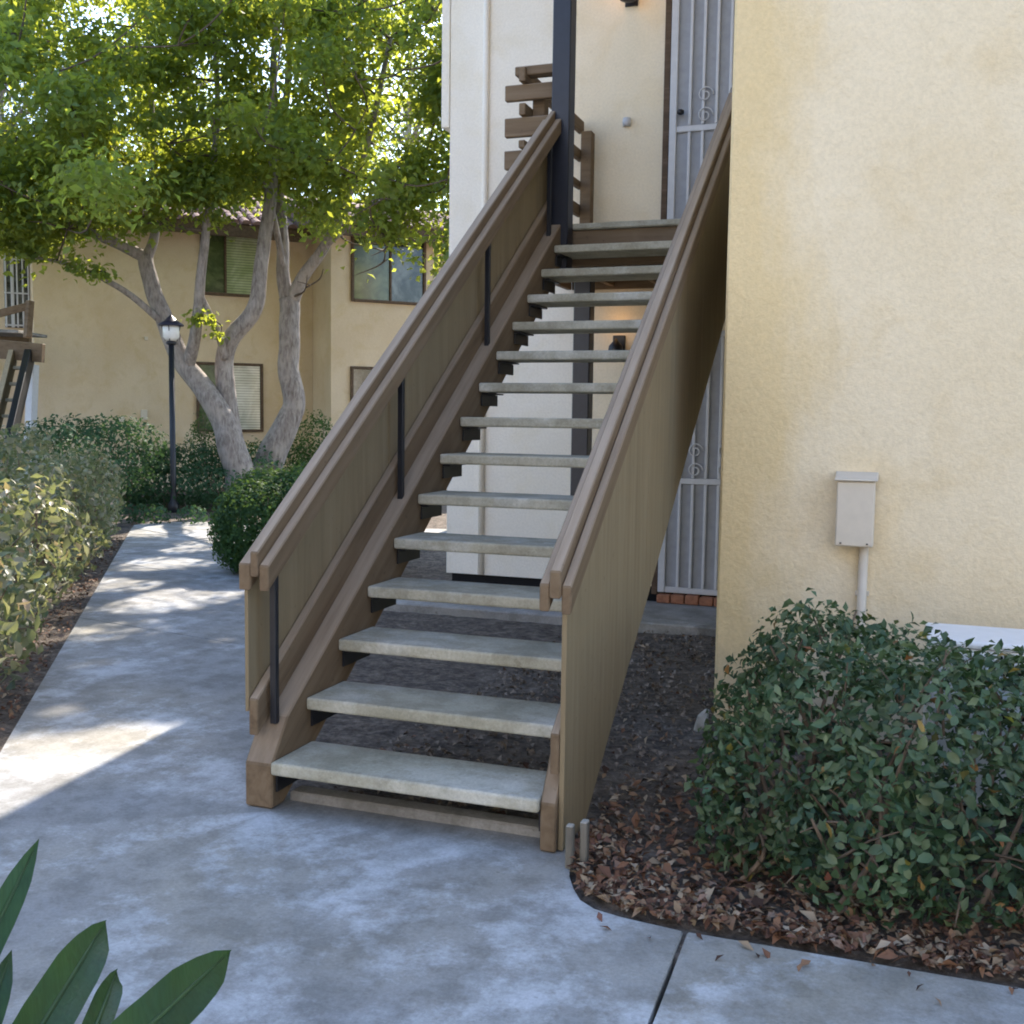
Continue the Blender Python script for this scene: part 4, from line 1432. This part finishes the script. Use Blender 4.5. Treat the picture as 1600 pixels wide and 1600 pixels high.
# clipped round hedge beside the stairs
rh = [(-3.52, 5.55, .47, .48, .48, .50), (-3.1, 5.75, .50, .55, .55, .52), (-3.45, 5.25, .40, .46, .42, .46), (-2.7, 5.6, .48, .5, .5, .5)]
shrub('hedge', 'clipped rounded hedge with sunlit top beside the path and stairs', 'hedge', rh, 42000, 0.04, M['leaf_hedge'], 76, 0, stems=10, shell=0.72, jit=0.4)
# ground cover along the foot of the dark hedge
bits = [px(u, 812, 14.6) for u in (205, 225, 245, 300)]
shrub('low_plant', 'low grey-green ground plant at the end of the path below the dark hedge', 'plant', [(b.x, b.y, .1, .22, .2, .16) for b in bits], 500, 0.06, M['leaf_dark'], 77, 0, stems=5)


# ------------------------------------------------------------------ bird of paradise leaves in the corner
def big_plant():
    root = Vector((0.72, -2.75, 0))
    t = thing('bird_of_paradise', root, 'broad-leaved plant with long dark green blades in the lower left corner', 'plant')
    # tip, lower point (photo position + depth), half width, fold, roll towards viewer
    blades = [((66, 1304, 2.15), (-62, 1560, 1.95), 0.030, .30), ((176, 1424, 2.0), (60, 1610, 1.75), 0.043, .42), ((193, 1496, 1.95), (140, 1630, 1.75), 0.024, .40),
              ((374, 1472, 1.9), (210, 1625, 1.65), 0.043, .25), ((24, 1476, 2.0), (-50, 1680, 1.85), 0.026, .3)]
    for (tp, lo, w, fold) in blades:
        tip, low = px(*tp), px(*lo)
        ax = (tip - low)
        ln = ax.length
        ax.normalize()
        viewdir = (CAM - low).normalized()
        nrm = (viewdir - ax * viewdir.dot(ax)).normalized()
        nrm = (nrm + Vector((0.25, 0.1, 0.35))).normalized()
        nrm = (nrm - ax * nrm.dot(ax)).normalized()
        sd = ax.cross(nrm)
        full = ln * 1.9
        base = tip - ax * full
        bm = bmesh.new()
        rows = []
        n = 14
        for i in range(n + 1):
            f = i / n
            ww = w * np.interp(f, [0, .1, .25, .5, .74, .87, .95, 1], [.15, .55, .88, 1, .95, .70, .34, 0.0])
            c = base + ax * full * f - nrm * 0.10 * (f - .45) ** 2
            rows.append([bm.verts.new(c + sd * ww * q + nrm * abs(q) * ww * fold + nrm * (0.006 * math.sin(f * 23 + q * 2) * abs(q))) for q in (-1, -.6, -.12, .12, .6, 1)])
        for i in range(n):
            for k in range(5):
                bm.faces.new((rows[i][k], rows[i][k + 1], rows[i + 1][k + 1], rows[i + 1][k]))
        bmesh.ops.remove_doubles(bm, verts=bm.verts, dist=0.0003)
        me = bm_mesh(bm, True)
        b = link('blade', me, M['bird'], t)
        bm = bmesh.new()
        add_tube(bm, [base + ax * full * f - nrm * (0.10 * (f - .45) ** 2 - 0.0015) for f in (0.02, .2, .4, .6, .8, .95)], [.007, .006, .005, .004, .003, .0015], 6)
        link('midrib', bm_mesh(bm, True), M['rib'], b)
        bm = bmesh.new()
        s0 = root + Vector((random.uniform(-.08, .08), random.uniform(-.08, .08), -0.05))
        sp, sr = smooth_path([s0, s0.lerp(base, .6) + Vector((0, 0, .05)), base + ax * 0.02, base + ax * full * .5 - nrm * .004], [.016, .012, .009, .004], 5)
        add_tube(bm, sp, sr, 7)
        link('stalk', bm_mesh(bm, True), M['bird'], t)


big_plant()


# ------------------------------------------------------------------ leaf litter
def litter():
    g = np.random.default_rng(91)
    P = []
    while len(P) < 4200:
        x, y = g.uniform(1.16, 3.4), g.uniform(-.40, 0.9)
        edge = -0.37 if x > 1.5 else np.interp(x, [1.16, 1.22, 1.3, 1.5], [0.05, -.14, -.30, -.36])
        if y < edge + 0.015:
            continue
        dens = math.exp(-max(0, y - edge) / (0.28 if x < 1.75 else 0.22)) + 0.06
        if g.uniform() < dens:
            P.append((x, y, 0.012 + abs(g.normal(0, .012))))
    for _ in range(260):      # strays on the soil and under the stairs
        P.append((g.uniform(0.02, 1.3), g.uniform(.25, 3.9), 0.004 + g.uniform(0, .01)))
    for _ in range(1500):     # along the left bed
        s, o = g.uniform(-0.5, 8.5), abs(g.normal(0.02, .28)) + 0.02
        c = Lp + Ld * s + Ln * o
        P.append((c.x, c.y, 0.004 + abs(g.normal(0, .01))))
    for _ in range(26):       # a few blown on to the slab
        x = g.uniform(1.35, 2.8)
        P.append((x, -0.38 - abs(g.normal(0, .07)), 0.008))
    P = np.array(P)
    me = leaf_cloud_me(P, np.tile([0, 0, 1.0], (len(P), 1)), g.choice([.028, .036, .045, .058], (len(P), 1), p=[.35, .35, .22, .08]), 0.38, 0.5, 0, 0.12, 92)
    tag(link('leaf_litter', me, M['litter']), 'brown fallen leaves covering the soil along the edge of the path', 'leaf litter', kind='stuff')
    # crumbs of soil and gravel
    Q = np.stack([g.uniform(0.02, 1.9, 3800), g.uniform(.2, 4.0, 3800), g.uniform(-.012, .008, 3800)], 1)
    me = leaf_cloud_me(Q, np.tile([0, 0, 1.0], (len(Q), 1)), g.choice([.014, .022, .034], (len(Q), 1)), 0.6, 0.8, 0, 0.3, 93)
    tag(link('soil_crumbs', me, M['crumb']), 'small crumbs and chips scattered on the bare soil under the stairs', 'soil crumbs', kind='stuff')


litter()
